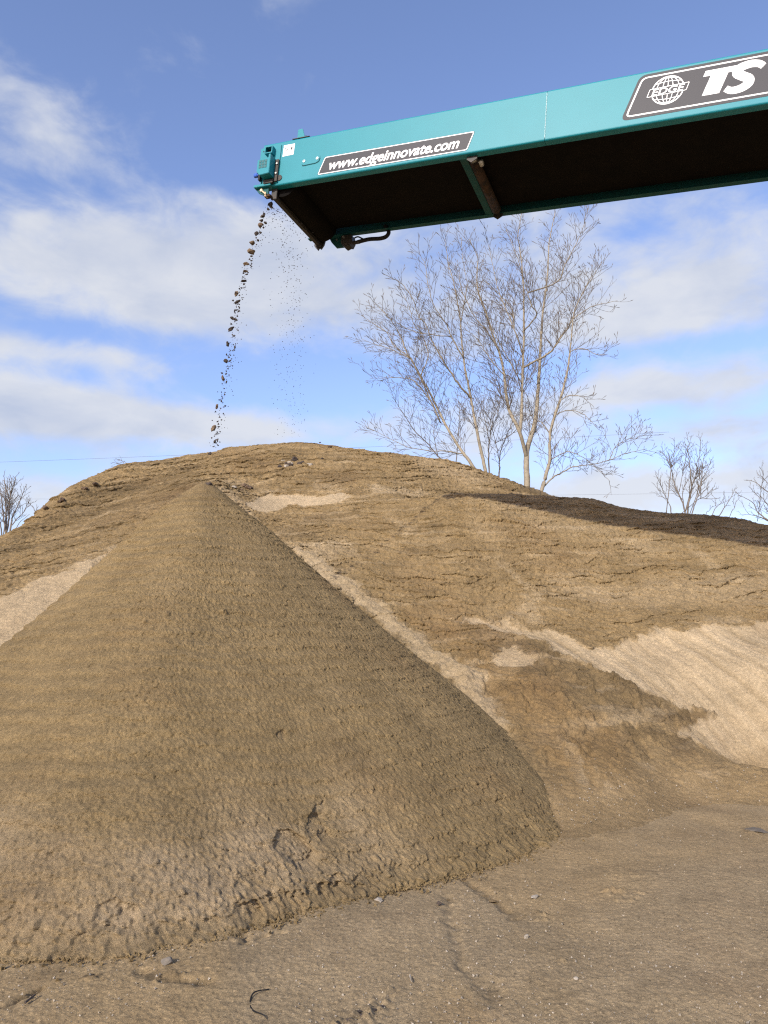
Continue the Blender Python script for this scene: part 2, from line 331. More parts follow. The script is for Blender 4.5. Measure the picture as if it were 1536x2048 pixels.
DAMP_SHADE = [
    ([(960, 1285), (1100, 1290), (1260, 1375), (1425, 1432), (1415, 1440), (1250, 1440), (1180, 1430), (1050, 1370)], .55, .12),
    ([(1470, 1430), (1536, 1448), (1640, 1470), (1640, 1500), (1520, 1462)], 1.0, .05),
    ([(1330, 1480), (1380, 1470), (1400, 1500), (1350, 1520)], .7, .05),
    ([(880, 988), (1100, 990), (1560, 1046), (1560, 1090), (1300, 1062), (1100, 1030), (960, 1005)], .4, .1),  # the conveyor's shadow along the right ridge, painted into the sand colour
    ([(0, 1090), (120, 1010), (230, 960), (400, 930), (400, 985), (250, 1050), (100, 1110)], .6, .25),
    ([(430, 915), (600, 900), (760, 930), (820, 960), (700, 975), (560, 955)], .25, .2),
    ([(560, 955), (650, 965), (720, 970), (640, 982)], .6, .1),
    ([(1060, 1480), (1130, 1500), (1230, 1600), (1150, 1640), (1100, 1580)], .3, .15),
    ([(530, 1040), (700, 1010), (760, 1030), (620, 1075)], .3, .15)]
DRYW = [(pp(q), a, s) for q, a, s in DRY]; DAMP_SHADEW = [(pp(q), a, s) for q, a, s in DAMP_SHADE]

OCHREW = pp([(780, 1190), (900, 1250), (1000, 1330), (1150, 1400), (1250, 1480), (1290, 1580), (1150, 1630), (1080, 1500), (1020, 1440), (900, 1300)])

def build_pile():
    th = np.concatenate([np.linspace(-85, -32, 160)[:-1], np.linspace(-32, 32, 1150), np.linspace(32, 70, 130)[1:]])
    rr = np.concatenate([np.linspace(5.2, 7.5, 100)[:-1], np.linspace(7.5, 17.6, 760), np.linspace(17.6, 34, 60)[1:]])
    T, RR = np.meshgrid(np.radians(th).astype(np.float32), rr.astype(np.float32))
    x, y = RR * np.sin(T), RR * np.cos(T)
    z = pile_z(x, y).astype(np.float32)
    e = .05; gx = (pile_z(x + e, y) - z) / e; gy = (pile_z(x, y + e) - z) / e
    gl = np.sqrt(gx * gx + gy * gy) + 1e-6; ox, oy = -gx / gl, -gy / gl
    steep = sst(gl, .08, .4)
    w1 = fbm(x * .9, y * .9, 4, 11)
    sl_ = y + .9 * z                                                # distance up the slope
    zt = z + .26 * np.clip(-x - 2.2, 0, 9)                   # the layers climb to the right on the left shoulder
    dry = np.zeros_like(z); damp_or_dark = np.zeros_like(z)
    jx = x + .12 * fbm(x * 2.1, y * 2.1, 4, 21) + .04 * fbm(x * 9, y * 9, 3, 22); jy = y + .12 * fbm(x * 2.1, y * 2.1, 4, 31) + .04 * fbm(x * 9, y * 9, 3, 32)
    broken = sst(fbm(x * 5, y * 2.2, 4, 33), -.25, .30)
    for i_, (poly, a, s) in enumerate(DRYW): dry = np.maximum(dry, a * sst(poly_sd(jx, jy, poly), -s, s) * (broken if 10 <= i_ <= 12 else 1))
    for poly, a, s in DAMP_SHADEW: damp_or_dark = np.maximum(damp_or_dark, a * sst(poly_sd(jx, jy, poly), -s, s))  # carries the painted ridge shadow along with the moist patches
    foot = sst(z, .02, .7)
    smooth_sand = sst(dry, .40, .8)
    low = sst(z, 1.0, 2.0)                                           # the trodden lower slope has lumps rather than crusts
    crust = (1 - smooth_sand) * foot * steep
    # broad unevenness
    z = z + foot * (.05 * fbm(x * .7, y * .7, 3, 41)) 
    # crumbling crusts: layers that break off along near-level, wandering edges
    D = np.zeros_like(z); tone = np.zeros_like(z)
    for sp, A, sd_, fx in ((.30, .030, 1, .5), (.165, .038, 2, .7), (.098, .040, 3, 1.0), (.057, .030, 4, 1.6)):
        ph = (zt + .20 * fbm(x * .32, y * .32, 3, 50 + sd_) + .060 * fbm(x * 1.3, y * 1.3, 3, 60 + sd_) + .016 * fbm(x * 5, y * 5, 4, 70 + sd_)) / sp
        k = np.floor(ph); f = ph - k
        m = sst(pn(x * fx + k * 3.7, y * fx * .5 + k * 1.3, 80 + sd_) + .5 * pn(x * fx * 3 + k, y * fx, 90 + sd_), -.25, .45)
        hh = hash01(k, sd_)
        D += A * m * (.4 + .9 * hh) * (1 - f) ** 1.2
        tone += m * (hh - .5) * .5
    cr = crust * (.35 + .65 * low)
    D = D * cr
    zz0 = z
    rag = fbm(x * 9, sl_ * 15, 4, 101, .6)
    lump = fbm(x * 2.6, sl_ * 5.0, 4, 111)
    D += cr * (.016 * rag + .010 * pn(x * 30, zz0 * 30, 102))
    zz_ = z + foot * (1 - smooth_sand) * (.010 * rag + .018 * lump) + .006 * rag
    # trodden lumps and footprints low on the slope
    pr = sst(pn(x * 3.4, y * 2.6, 121) + .5 * pn(x * 8, y * 7, 122), .2, .42) * (1 - low) * foot * (1 - smooth_sand)
    zz_ += pr * (.04 + .015 * rag) - .035 * sst(pn(x * 5, y * 4, 123), .35, .55) * (1 - low) * foot * (1 - smooth_sand); damp_or_dark = np.maximum(damp_or_dark, .55 * pr)
    # runs of loose sand down the pale chute
    chute = smooth_sand * sst(poly_sd(x, y, DRYW[0][0]), -.15, .15)
    run = fbm(x * 5.0 + y * 3.2, y * .5, 4, 131)
    zz_ += chute * .013 * run + smooth_sand * (.004 * run + .004 * fbm(x * 30, y * 30, 2, 141)); dry = dry - chute * np.clip(.10 - .48 * run, 0, .55)
    # strip of crumbled pale sand beside the fresh cone
    sd5 = poly_sd(jx, jy, DRYW[4][0]); zz_ += .07 * sst(sd5, -.02, .22) * (.6 + .6 * np.abs(lump))
    sd6 = poly_sd(jx, jy, DRYW[5][0]); zz_ += .05 * sst(sd6, -.03, .12)
    sd1 = poly_sd(x + .5 * (jx - x), y + .5 * (jy - y), DRYW[0][0]); zz_ -= .07 * sst(sd1, -.06, .28) * low
    damp_or_dark = np.clip(damp_or_dark + .55 * np.clip(tone, -.5, .8) * crust + .24 * w1 * crust + .08 * lump * crust + .55 * fbm(x * .45, zt * 6.5, 4, 103) * crust, 0, 1)
    dry = np.clip(dry + .16 * sst(w1, .3, 1.1) * crust + .14 * sst(-tone, .1, .5) * crust + .34 * sst(fbm(x * .5, zt * 7.5, 4, 104), .25, .9) * crust, 0, 1)
    grey = (1 - sst(z, .08, .50)) * (.8 + .35 * fbm(x * 1.2, y * 1.2, 3, 151))
    ochre = .6 * sst(poly_sd(jx, jy, OCHREW), -.2, .2) * (1 - smooth_sand) * np.clip(.8 + .5 * w1, 0, 1)
    P = np.stack([x + ox * D, y + oy * D, zz_], -1)
    me = grid_mesh('sand_pile', P, dict(dry=dry, damp_or_dark=damp_or_dark, grey=np.clip(grey, 0, 1), ochre=ochre))
    o = link('sand_pile', me, M_pile, None, True)
    tag(o, 'broad weathered sand pile with crumbling crusts and pale chutes, behind the fresh cone', 'sand pile')
    return o
build_pile()

# ------------------------------------------------------------------ the fresh cone
APEX = at(410, 966, 9.3)
_base = [on_ground(*q) for q in ((0, 1925), (100, 1932), (200, 1930), (300, 1925), (400, 1893), (480, 1852), (590, 1828), (700, 1800), (820, 1772), (930, 1745), (1050, 1702), (1100, 1660), (1116, 1635))]
_ba = [math.atan2(g[0] - APEX[0], -(g[1] - APEX[1])) for g in _base]; _br = [math.hypot(g[0] - APEX[0], g[1] - APEX[1]) for g in _base]
_br[-1] += .20; _br[-2] += .16; _br[-3] += .07
_ta = np.linspace(-math.pi, math.pi, 721)
_tr = np.interp(_ta, [-math.pi, -1.5, -.95, -.5] + _ba + [_ba[-1] + .12, _ba[-1] + .5, math.pi], [4.3, 3.7, 3.75, 4.4] + _br + [4.45, 4.50, 4.3])
_kr = np.exp(-(np.arange(-60, 61) / 16.0) ** 2); _kr /= _kr.sum()
_tr = np.convolve(np.concatenate([_tr[-61:-1], _tr, _tr[1:61]]), _kr, 'valid')
def cone_R(a): return np.interp(a, _ta, _tr).astype(np.float32)
def cone_surface(a, rho):
    Rb = cone_R(a); t = rho / Rb
    tip = .16; h = (np.sqrt(rho ** 2 + tip ** 2) - tip) / (np.sqrt(Rb ** 2 + tip ** 2) - tip)
    return APEX[2] * (1 - h) - .05 * np.sin(np.clip(t, 0, 1) * math.pi) + np.where(t > 1, -(t - 1) * 3.0, 0)
def on_cone(px, py):
    r = ray(px, py); r = r / r[1]; Y = np.arange(3.0, 11, .01); X = r[0] * Y
    a = np.arctan2(X - APEX[0], -(Y - APEX[1])); rho = np.hypot(X - APEX[0], Y - APEX[1])
    h = EYE + r[2] * Y - cone_surface(a, rho); k = np.argmax(h < 0)
    return X[k], Y[k]
def build_cone():
    a = np.concatenate([np.linspace(-math.pi, -1.7, 60)[:-1], np.linspace(-1.7, 2.0, 2000), np.linspace(2.0, math.pi, 50)[1:-1]])
    rho = np.concatenate([np.linspace(.004, .6, 50)[:-1], np.linspace(.6, 5.5, 660)])
    A, RH = np.meshgrid(a.astype(np.float32), rho.astype(np.float32))
    Rb = cone_R(A)
    z = cone_surface(A, RH).astype(np.float32)
    ox, oy = np.sin(A), -np.cos(A)
    x, y = APEX[0] + RH * ox, APEX[1] + RH * oy
    t = RH / Rb
    edge = sst(RH, .05, .5)
    right = sst(A, .35, 1.1); lowleft = sst(t, .72, .95) * sst(-A, -.75, -.35)
    amp = (.46 + .10 * right + .10 * lowleft + .22 * fbm(x * .8, y * .8, 2, 201)) * edge
    amp = np.clip(amp, 0, 3)
    # broad wandering of the slope
    z = z + edge * (1 - sst(t, .93, 1.0)) * (.05 * fbm(x * .6, y * .6, 3, 211))
    D = np.zeros_like(z)
    for sp, Aa, sd_, fx in ((.105, .014, 1, 1.6), (.055, .013, 2, 3.0), (.032, .011, 3, 6.0)):
        ph = (z + .10 * fbm(x * .5, y * .5, 3, 220 + sd_) + .018 * fbm(x * 3.2, y * 3.2, 3, 230 + sd_) + .010 * fbm(x * 26, y * 26, 3, 240 + sd_, .7)) / sp
        k = np.floor(ph); f = ph - k
        m = sst(pn(x * fx + k * 2.7, y * fx + k * 1.9, 250 + sd_) + .5 * pn(x * fx * 4 + k, y * fx * 4, 255 + sd_), -.25, .5)
        D += Aa * m * (1 - f) ** 1.2
    # crumbs that hang together in short fingers down the slope
    tang = A * np.clip(RH, .5, 9)
    wx, wy = x + .012 * pn(x * 15, y * 15, 275), y + .012 * pn(x * 15, y * 15, 276)
    cr1 = crumbs(wx * 22, wy * 22, 1, .8); cr2 = crumbs(wx * 46, wy * 46, 2, .9)
    crumb = fbm(x * 34, y * 34, 2, 263)
    micro = fbm(x * 17, y * 17, 5, 269, .8)
    pits = sst(pn(x * 23, y * 23, 273) + .7 * pn(x * 47, y * 47, 274), .55, .95)
    band = np.sin((z + .05 * fbm(x * .6, y * .6, 3, 265) + .012 * fbm(x * 4, y * 4, 2, 266)) / .105 * 6.2832)
    D = D * amp + .0150 * band * edge * (1 - .72 * right) * (.7 + .5 * fbm(x * 1.2, y * 1.2, 2, 267)) + amp * (.0085 * micro - .018 * pits + .014 * (cr1 - .35) + .016 * (cr2 - .35)) 
    zz_ = z + .35 * amp * .012 * crumb + amp * (.007 * cr1 + .005 * cr2)
    # coarse clods on the dried toe
    clod = sst(pn(x * 27, y * 27, 271) + .7 * pn(x * 50, y * 50, 272), .05, .8)
    D += .010 * clod * lowleft; zz_ += .006 * clod * lowleft
    # clumps that rolled down
    for s_, n_, a_ in ((4.3, .80, .03), (8.7, .80, .02)):
        cl = sst(pn(x * s_, y * s_, 280 + int(s_)), n_, n_ + .18); D += a_ * cl * edge; zz_ += a_ * .6 * cl * edge
    dry = .0 * z; damp_or_dark = .0 * z
    # slumps: the sand has slipped out below sharp scars
    def scar(px, py, w, h, dep, ang=0.0):
        nonlocal D, zz_, dry
        cx, cy = on_cone(px, py); ux, uy = math.cos(ang), math.sin(ang)
        jx = x - cx + .03 * fbm(x * 7, y * 7, 2, 291); jy = y - cy + .03 * fbm(x * 7, y * 7, 2, 292)
        p_, q_ = (jx * ux + jy * uy) / w, (-jx * uy + jy * ux) / h
        d = np.sqrt(p_ * p_ + q_ * q_)
        k = 1 - sst(d, .82, 1.0)
        D -= dep * k * (.75 + .4 * p_); dry = np.maximum(dry, .25 * k)
    scar(592, 1692, .155, .13, .085); scar(632, 1625, .05, .16, .05, -.35); scar(648, 1660, .06, .07, .045)
    scar(500, 1828, .07, .08, .05); scar(672, 1775, .035, .08, .045); scar(648, 1785, .03, .05, .03); scar(560, 1812, .16, .10, .02)
    scar(565, 1478, .05, .04, .03); scar(230, 1840, .12, .09, .05)
    # a ragged toe where crumbs come to rest
    toe = sst(t, .90, .985) * (1 - sst(t, 1.0, 1.03)); D += toe * (.032 * np.clip(fbm(x * 3.5, y * 3.5, 4, 301, .6), -.7, 1) + .012 * clod)
    dry = np.clip(dry + lowleft * (.55 + .6 * fbm(x * 1.3, y * 1.3, 3, 311)) * sst(t, .74, .9) + .12 * sst(fbm(x * .9, y * .9, 3, 312), .3, 1.0), 0, .95) * (1 - .6 * sst(t, .965, 1.0))
    damp_or_dark = np.clip(.15 * right + .25 * fbm(x * .7, y * 2.2, 3, 321) + .12 * fbm(x * 6, z * 14, 2, 322) - .20 * band * (1 - .5 * right), 0, 1) * (1 - dry)  # darker tone on the right flank, in random patches and in ripple troughs
    P = np.stack([x + ox * D, y + oy * D, zz_], -1)
    me = grid_mesh('sand_pile', P, dict(dry=dry, damp_or_dark=damp_or_dark, grey=0 * z), wrap=True)
    o = link('sand_pile', me, M_cone, None, True)
    tag(o, 'fresh steep cone of moist brown sand heaped under the end of the conveyor', 'sand pile')
build_cone()

# ------------------------------------------------------------------ the ground
def build_ground():
    th = np.concatenate([np.linspace(-180, -36, 90)[:-1], np.linspace(-36, 36, 1000), np.linspace(36, 180, 90)[1:-1]])
    rr = np.concatenate([[.02, .5, 1.0, 1.6, 2.1], np.geomspace(2.4, 10.5, 620), np.geomspace(11, 900, 50)])
    T, RR = np.meshgrid(np.radians(th).astype(np.float32), rr.astype(np.float32))
    x, y = RR * np.sin(T), RR * np.cos(T)
    near = 1 - sst(RR, 9, 14)
    W = lambda L: [on_ground(*q) for q in L]
    jx = x + .09 * fbm(x * 1.7, y * 1.7, 4, 401); jy = y + .09 * fbm(x * 1.7, y * 1.7, 4, 402)
    g = .40 + .35 * fbm(x * .55, y * .55, 4, 411) + .15 * fbm(x * 3, y * 3, 3, 412)
    for L_, a, s in (([(460, 1880), (560, 1830), (760, 1790), (920, 1752), (1040, 1832), (1060, 1900), (900, 1990), (960, 2080), (460, 2080)], .45, .12),
                     ([(1100, 1900), (1300, 1750), (1536, 1690), (1800, 1700), (1800, 2100), (1100, 2100)], .38, .3)):
        g = np.maximum(g, a * sst(poly_sd(jx, jy, W(L_)), -s, s) + .35 * (g + .4))
    for L_, a, s in (([(0, 1930), (300, 1935), (440, 1890), (470, 2080), (-200, 2080), (-200, 1930)], .55, .1),
                     ([(930, 1745), (1110, 1660), (1250, 1640), (1280, 1780), (1050, 1830)], .5, .12),
                     ([(900, 1960), (980, 1990), (1000, 2080), (820, 2080), (820, 2000)], .5, .08)):
        g = g * (1 - a * sst(poly_sd(jx, jy, W(L_)), -s, s))
    tw = fbm(x * 2.2, y * 2.2, 4, 421)
    z = near * (.012 * fbm(x * .8, y * .8, 3, 431) + .004 * tw + .0020 * fbm(x * 24, y * 24, 4, 432, .65) + .005 * crumbs(x * 19, y * 19, 3, .22) + .005 * crumbs(x * 42, y * 42, 4, .4) + .004 * np.clip(pn(x * 45, y * 45, 433), 0, 1))
    damp_or_dark = .25 * sst(tw, .2, .9)
    # broken edges of a hard crust, and scuffs
    for L_, dep, w_ in (([(918, 1750), (980, 1790), (1042, 1832)], .022, .05), ([(872, 1795), (905, 1860), (940, 1930), (985, 1990)], .018, .045),
                        ([(500, 1862), (520, 1885), (560, 1870)], .03, .03), ([(0, 2018), (55, 2005), (110, 1975)], .02, .02), ([(290, 1945), (350, 1962), (420, 1965)], .02, .04)):
        d = line_d(jx, jy, W(L_)); k = np.exp(-(d / w_) ** 2); z -= near * dep * k * (.5 + .8 * np.clip(pn(x * 12, y * 12, 441) + .4, 0, 1)); damp_or_dark = np.maximum(damp_or_dark, .8 * k)
    for q, w_, a in (((745, 2022), .10, 1.0), ((715, 2042), .12, 1.0), ((690, 2060), .10, .9), ((770, 2000), .07, .8), ((1090, 1828), .05, .6), ((1100, 1840), .06, .5), ((1110, 1920), .06, .7), ((1290, 1795), .06, .6), ((1215, 1790), .08, .5), ((340, 1952), .10, .7), ((185, 1955), .06, .8), ((1330, 1612), .06, .6), ((1500, 1665), .12, .3), ((505, 1880), .05, .9), ((1225, 1795), .2, .25), ((880, 1808), .04, .7)):
        c = on_ground(*q); k = sst(1 - np.hypot(jx - c[0], (jy - c[1]) * .9) / w_ + .55 * pn(x * 16, y * 16, 451), .2, .7); damp_or_dark = np.maximum(damp_or_dark, a * k); z += near * .016 * k * (.4 + pn(x * 25, y * 25, 452))
    dry = np.clip(.30 * fbm(x * 1.1, y * 1.1, 4, 461) - .05, 0, .5)
    P = np.stack([x, y, z], -1)
    me = grid_mesh('ground', P, dict(dry=dry, damp_or_dark=np.clip(damp_or_dark, 0, 1), grey=np.clip(g, 0, .95)), wrap=True)
    # close the small hole under the camera
    o = link('ground', me, M_ground, None, True); tag(o, kind='structure')
build_ground()

# ------------------------------------------------------------------ loose stones, clods, gravel
def lump_mesh(name, dims, seed, rough=.35, sub=2, facet=True):
    r_ = random.Random(seed); bm = bmesh.new(); bmesh.ops.create_icosphere(bm, subdivisions=sub, radius=.5)
    pl = [(Vector((r_.gauss(0, 1), r_.gauss(0, 1), r_.gauss(0, 1))).normalized(), r_.uniform(.24, .42)) for _ in range(9)]
    off = Vector((r_.random() * 50, r_.random() * 50, r_.random() * 50))
    from mathutils import noise as mn
    for v in bm.verts:
        for n, d in pl:
            k = v.co.dot(n)
            if k > d: v.co -= n * (k - d) * .85
        v.co *= 1 + rough * mn.noise(v.co * 3.5 + off)
        v.co = Vector((v.co.x * dims[0], v.co.y * dims[1], v.co.z * dims[2])) * 1.25
    me = bpy.data.meshes.new(name); bm.to_mesh(me); bm.free(); return me
_lump_seed = [100]
def lump(name, p, dims, m, rot=(0, 0, 0), rough=.35, sub=2):
    _lump_seed[0] += 1
    o = link(name, lump_mesh(name, dims, _lump_seed[0], rough, sub), m, None, sub > 2); o.location = tuple(p); o.rotation_euler = rot
    return o
S9 = 9.0 / FPX
def zp(X, Y): return 400 + X / 3.413, 380 + Y / 3.413
G_STREAM = 'clods falling from the conveyor'
# (x, y in the enlarged stream, width, height in the same units, lean in degrees, material, own label or None)
CLODS = [
 (480, 98, 46, 40, 20, 'k', 'ragged black soil mass just leaving the conveyor end, highest in the falling stream'),
 (486, 118, 40, 14, -25, 'k', None), (465, 132, 22, 26, 60, 'k', None), (430, 178, 40, 24, 20, 'k', None), (437, 162, 22, 18, 0, 'k', None), (418, 208, 30, 26, 40, 'k', None), (446, 222, 30, 16, -40, 'k', None),
 (414, 241, 40, 38, 0, 'b', 'rounded brown clod below the tight black clods near the conveyor end'),
 (386, 298, 30, 30, -30, 'k', None), (412, 291, 22, 18, 20, 'k', None), (394, 343, 18, 22, 0, 'k', None),
 (354, 360, 40, 30, 10, 't', 'small rounded tan clod directly above the big wedge-shaped tan clod'),
 (352, 418, 58, 42, 0, 't', 'big wedge-shaped tan clod, broadest lump in the upper falling stream'),
 (350, 452, 16, 12, 0, 'k', None), (315, 504, 42, 22, -8, 't', 'flat oval tan clod lying level, upper of two similar flat ones'), (346, 516, 24, 9, -35, 'k', None), (350, 483, 14, 10, 0, 'k', None),
 (310, 553, 44, 20, 0, 't', 'flat oval tan clod lying level, lower of two similar flat ones'), (318, 576, 24, 10, 10, 'k', None),
 (298, 622, 56, 12, 8, 'd', 'thin dark level sliver under the two flat tan clods'), (298, 642, 20, 14, 0, 'k', None),
 (248, 708, 26, 40, -25, 't', 'tilted upright tan clod halfway between the conveyor and the flat grey clods'),
 (256, 765, 48, 18, 32, 'd', 'slanted dark grey blade of soil rising to the right, below the tilted tan clod'),
 (267, 799, 22, 9, -35, 'k', None), (237, 833, 9, 32, 8, 'd', None),
 (217, 873, 32, 24, -15, 'k', None), (244, 886, 46, 16, -20, 'k', 'long black bar-shaped clod sloping down to the right in mid fall'),
 (213, 948, 52, 24, 30, 'd', 'dark clod rising to the right just under the black bar-shaped clod'), (233, 995, 22, 14, 10, 'k', None),
 (190, 1054, 22, 46, -5, 'd', 'dark upright spindle-shaped clod in mid fall'), (237, 1073, 12, 28, 10, 'k', None), (243, 1050, 8, 12, 0, 'k', None), (181, 1122, 9, 16, -20, 'k', None),
 (175, 1168, 32, 32, 0, 'd', 'round dark clod with crumbs around it, below the upright spindle'), (205, 1166, 22, 12, 30, 'k', None), (198, 1142, 12, 16, 0, 'k', None), (190, 1203, 14, 8, 0, 'k', None),
 (155, 1282, 22, 46, 25, 'b', 'brown splinter leaning right with dark chip hanging at its foot'), (180, 1312, 10, 24, -15, 'k', None), (153, 1250, 14, 10, 0, 'k', None), (182, 1251, 8, 10, 0, 'k', None),
 (145, 1440, 14, 28, 15, 'd', None), (154, 1420, 12, 10, 0, 'k', None), (115, 1480, 18, 36, -8, 'b', 'narrow brown upright clod in the lower falling stream'), (163, 1481, 10, 10, 0, 'k', None), (160, 1527, 9, 14, 0, 'k', None),
 (90, 1625, 34, 54, -22, 't', 'large upright tan slab falling just above the dark skyline'), (110, 1666, 9, 18, 0, 'k', None), (84, 1572, 10, 8, 0, 'k', None), (118, 1580, 16, 6, 40, 'k', None), (138, 1650, 14, 8, 0, 'k', None),
 (100, 1718, 22, 28, 0, 'd', 'dark rounded clod falling right above the pile skyline'), (122, 1742, 20, 8, -35, 'k', None), (92, 1752, 16, 7, 0, 'k', None),
 (68, 1797, 27, 25, 0, 'd', 'dark clod falling in front of the top edge of the old pile')]
MM = dict(k=M_clod_dark, d=M_clod_dark, b=M_clod, t=M_clod_tan)
for i, (X, Y, w, h, a, k, lab) in enumerate(CLODS):
    f_ = Y / 1800.0
    p = at(*zp(X, Y), 8.75 + .35 * f_)
    s = .88 / 3.413 * S9
    o = lump('soil_clod', p, (w * s, (w + h) * .45 * s, h * s), MM[k], (0, -R(a), 0), .5, 2)
    tag(o, lab or 'small black crumb of soil between the larger clods of the falling stream', 'clod', G_STREAM)
o = lump('soil_clod', at(416, 970, 9.22), (.105, .09, .07), M_clod_dark, (0, .2, .4), .6, 2); tag(o, 'black clod resting on the very tip of the fresh sand cone', 'clod')

def specks(name, P, S, m, label, cat):            # loose grains: too many to count, one object
    base = np.array([(1, 0, -.6), (-.5, .87, -.6), (-.5, -.87, -.6), (0, 0, .9)]); n = len(P)
    q = rng.normal(size=(n, 4)); q /= np.linalg.norm(q, axis=1)[:, None]
    w_, x_, y_, z_ = q.T
    Rm = np.stack([1 - 2 * (y_ * y_ + z_ * z_), 2 * (x_ * y_ - z_ * w_), 2 * (x_ * z_ + y_ * w_), 2 * (x_ * y_ + z_ * w_), 1 - 2 * (x_ * x_ + z_ * z_), 2 * (y_ * z_ - x_ * w_), 2 * (x_ * z_ - y_ * w_), 2 * (y_ * z_ + x_ * w_), 1 - 2 * (x_ * x_ + y_ * y_)], -1).reshape(n, 3, 3)
    V = np.einsum('nij,kj->nki', Rm, base) * np.asarray(S)[:, None, None] + np.asarray(P)[:, None, :]
    F = (np.array([(0, 1, 2), (0, 3, 1), (1, 3, 2), (2, 3, 0)])[None] + (np.arange(n) * 4)[:, None, None]).reshape(-1, 3)
    me = bpy.data.meshes.new(name); me.from_pydata(V.reshape(-1, 3).tolist(), [], F.tolist()); me.update()
    o = link(name, me, m); tag(o, label, cat, kind='stuff'); return o
# grit in the air: a veil under the belt's width and a tail along the stream
P, S = [], []
for _ in range(800):
    if rng.random() < .72:
        v = rng.random() ** 1.7; Yz = 130 + v * 1560
        Xz = 620 + rng.normal() * (62 - 10 * v) + 20 * v if rng.random() < .8 else rng.uniform(470, 720)
        Xz = min(Xz, 500 + (Yz - 90) * 1.25 + 20) if Yz < 330 else Xz
        s_ = rng.uniform(.0034, .0088) * (1.15 - .35 * v); yy = 9.2
    else:
        v = rng.random(); Yz = 120 + v * 1640; xs = np.interp(Yz, [100, 400, 700, 1000, 1300, 1800], [480, 362, 262, 222, 165, 90])
        Xz = xs + abs(rng.normal()) * 45 - 8; s_ = rng.uniform(.003, .009); yy = 8.8 + .3 * v
    P.append(at(*zp(Xz, Yz), yy + rng.normal() * .15)); S.append(s_)
for _ in range(190):
    v = rng.random(); Yz = 110 + v * 1650; xs = np.interp(Yz, [100, 400, 700, 1000, 1300, 1800], [480, 358, 262, 220, 165, 88])
    P.append(at(*zp(xs + rng.normal() * 16 + 6, Yz), 8.75 + .35 * v + rng.normal() * .05)); S.append(.006 + .012 * rng.random() ** 2)
specks('falling_grit', P, S, M_clod_dark, 'fine dark grit raining from the conveyor belt end', 'grit')
# crumbs that rolled off the toe of the cone
P, S = [], []
for _ in range(5200):
    a = rng.uniform(-.5, 1.75); r_ = cone_R(np.array([a]))[0] * rng.uniform(.985, 1.0) + abs(rng.normal()) * .10 * rng.random()
    P.append((APEX[0] + r_ * math.sin(a), APEX[1] - r_ * math.cos(a), .004)); S.append(.004 + .013 * rng.random() ** 3)
specks('sand_crumbs', P, S, M_cone, 'crumbs of brown sand scattered along the toe of the fresh cone', 'sand')
# pale grains and small stones strewn over the yard
P, S = [], []
while len(P) < 2600:
    px, py = rng.uniform(-150, 1700), 1640 + 440 * rng.random() ** .8
    g = on_ground(px, py); a = math.atan2(g[0] - APEX[0], -(g[1] - APEX[1]))
    if math.hypot(g[0] - APEX[0], g[1] - APEX[1]) < cone_R(np.array([a]))[0] + .05 or pile_z(*g) > .01: continue
    P.append((g[0], g[1], .004)); S.append(.002 + .006 * rng.random() ** 5)
specks('pale_gravel', P, S, M_stone, 'tiny pale stones strewn across the yard in front of the piles', 'gravel')
P, S = [], []
while len(P) < 900:
    px, py = rng.uniform(1080, 1700), rng.normal() * 40 + 1610
    x_, y_ = on_pile(px, py); z_ = float(pile_z(x_, y_))
    if not (0 < z_ < .5): continue
    P.append((x_, y_, z_ + .012)); S.append(.0022 + .009 * rng.random() ** 7)
specks('pale_gravel', P, S, M_stone, 'loose pale gravel along the foot of the old pile', 'gravel')
def stone_on(fn, zf, px, py, dims, m, name, label, cat, group=None, rot=None, lift=.25):
    g = fn(px, py); z_ = zf(*g)
    o = lump(name, (g[0], g[1], z_ + dims[2] * lift), dims, m, (0, 0, random.uniform(0, 6)) if rot is None else rot, .25, 2); tag(o, label, cat, group); return o
gz = lambda x, y: 0.0
pz = lambda x, y: float(pile_z(x, y))
stone_on(on_ground, gz, 757, 1803, (.05, .045, .03), M_stone, 'stone', 'pale rounded stone at the foot of the cone, near its middle', 'stone')
stone_on(on_ground, gz, 1069, 1795, (.06, .035, .022), M_stone, 'stone', 'pale flat stone on the sandy ground right of the cone foot', 'stone')
stone_on(on_ground, gz, 1152, 1960, (.035, .02, .018), M_stone, 'stone', 'small pale chip of stone in the bottom right of the yard', 'stone')
stone_on(on_ground, gz, 1053, 1876, (.03, .022, .024), M_stone, 'stone', 'pale pebble with dark crumb on grey ground right of the crust edge', 'stone')
stone_on(on_ground, gz, 334, 1926, (.06, .045, .035), M_gstone, 'stone', 'grey stone against the toe of the cone at lower left', 'stone')
stone_on(on_ground, gz, 878, 1808, (.032, .03, .022), M_clod_dark, 'soil_clod', 'dark clod on the grey slab below the cone foot', 'clod')
for i, (px, py, w) in enumerate([(745, 2022, .045), (762, 2014, .03), (728, 2032, .035), (700, 2044, .045), (718, 2024, .02)]):
    stone_on(on_ground, gz, px, py, (w, w * .7, w * .35), M_clod_dark, 'soil_clod', 'black crumbled clod in the dark patch at the bottom of the yard', 'clod', 'black clods at the bottom of the yard')
for i, (px, py, w, lab) in enumerate([(567, 926, .10, 'pale stone at the left end of the rubble near the summit'), (578, 929, .12, 'pale stone in the dark middle of the summit rubble, left of its neighbour'), (584, 931, .09, 'pale stone in the dark middle of the summit rubble, right of its neighbour'),
                                (573, 938, .13, 'flat pale stone just below the summit rubble'), (617, 932, .08, 'smaller pale stone right of the summit rubble'), (622, 934, .11, 'larger pale stone right of the summit rubble'),
                                (468, 977, .10, 'white stone on the old pile right of the cone tip')]):
    stone_on(on_pile, pz, px, py, (w, w * .8, w * .7), M_stone, 'stone', lab, 'stone', None, None, .45)
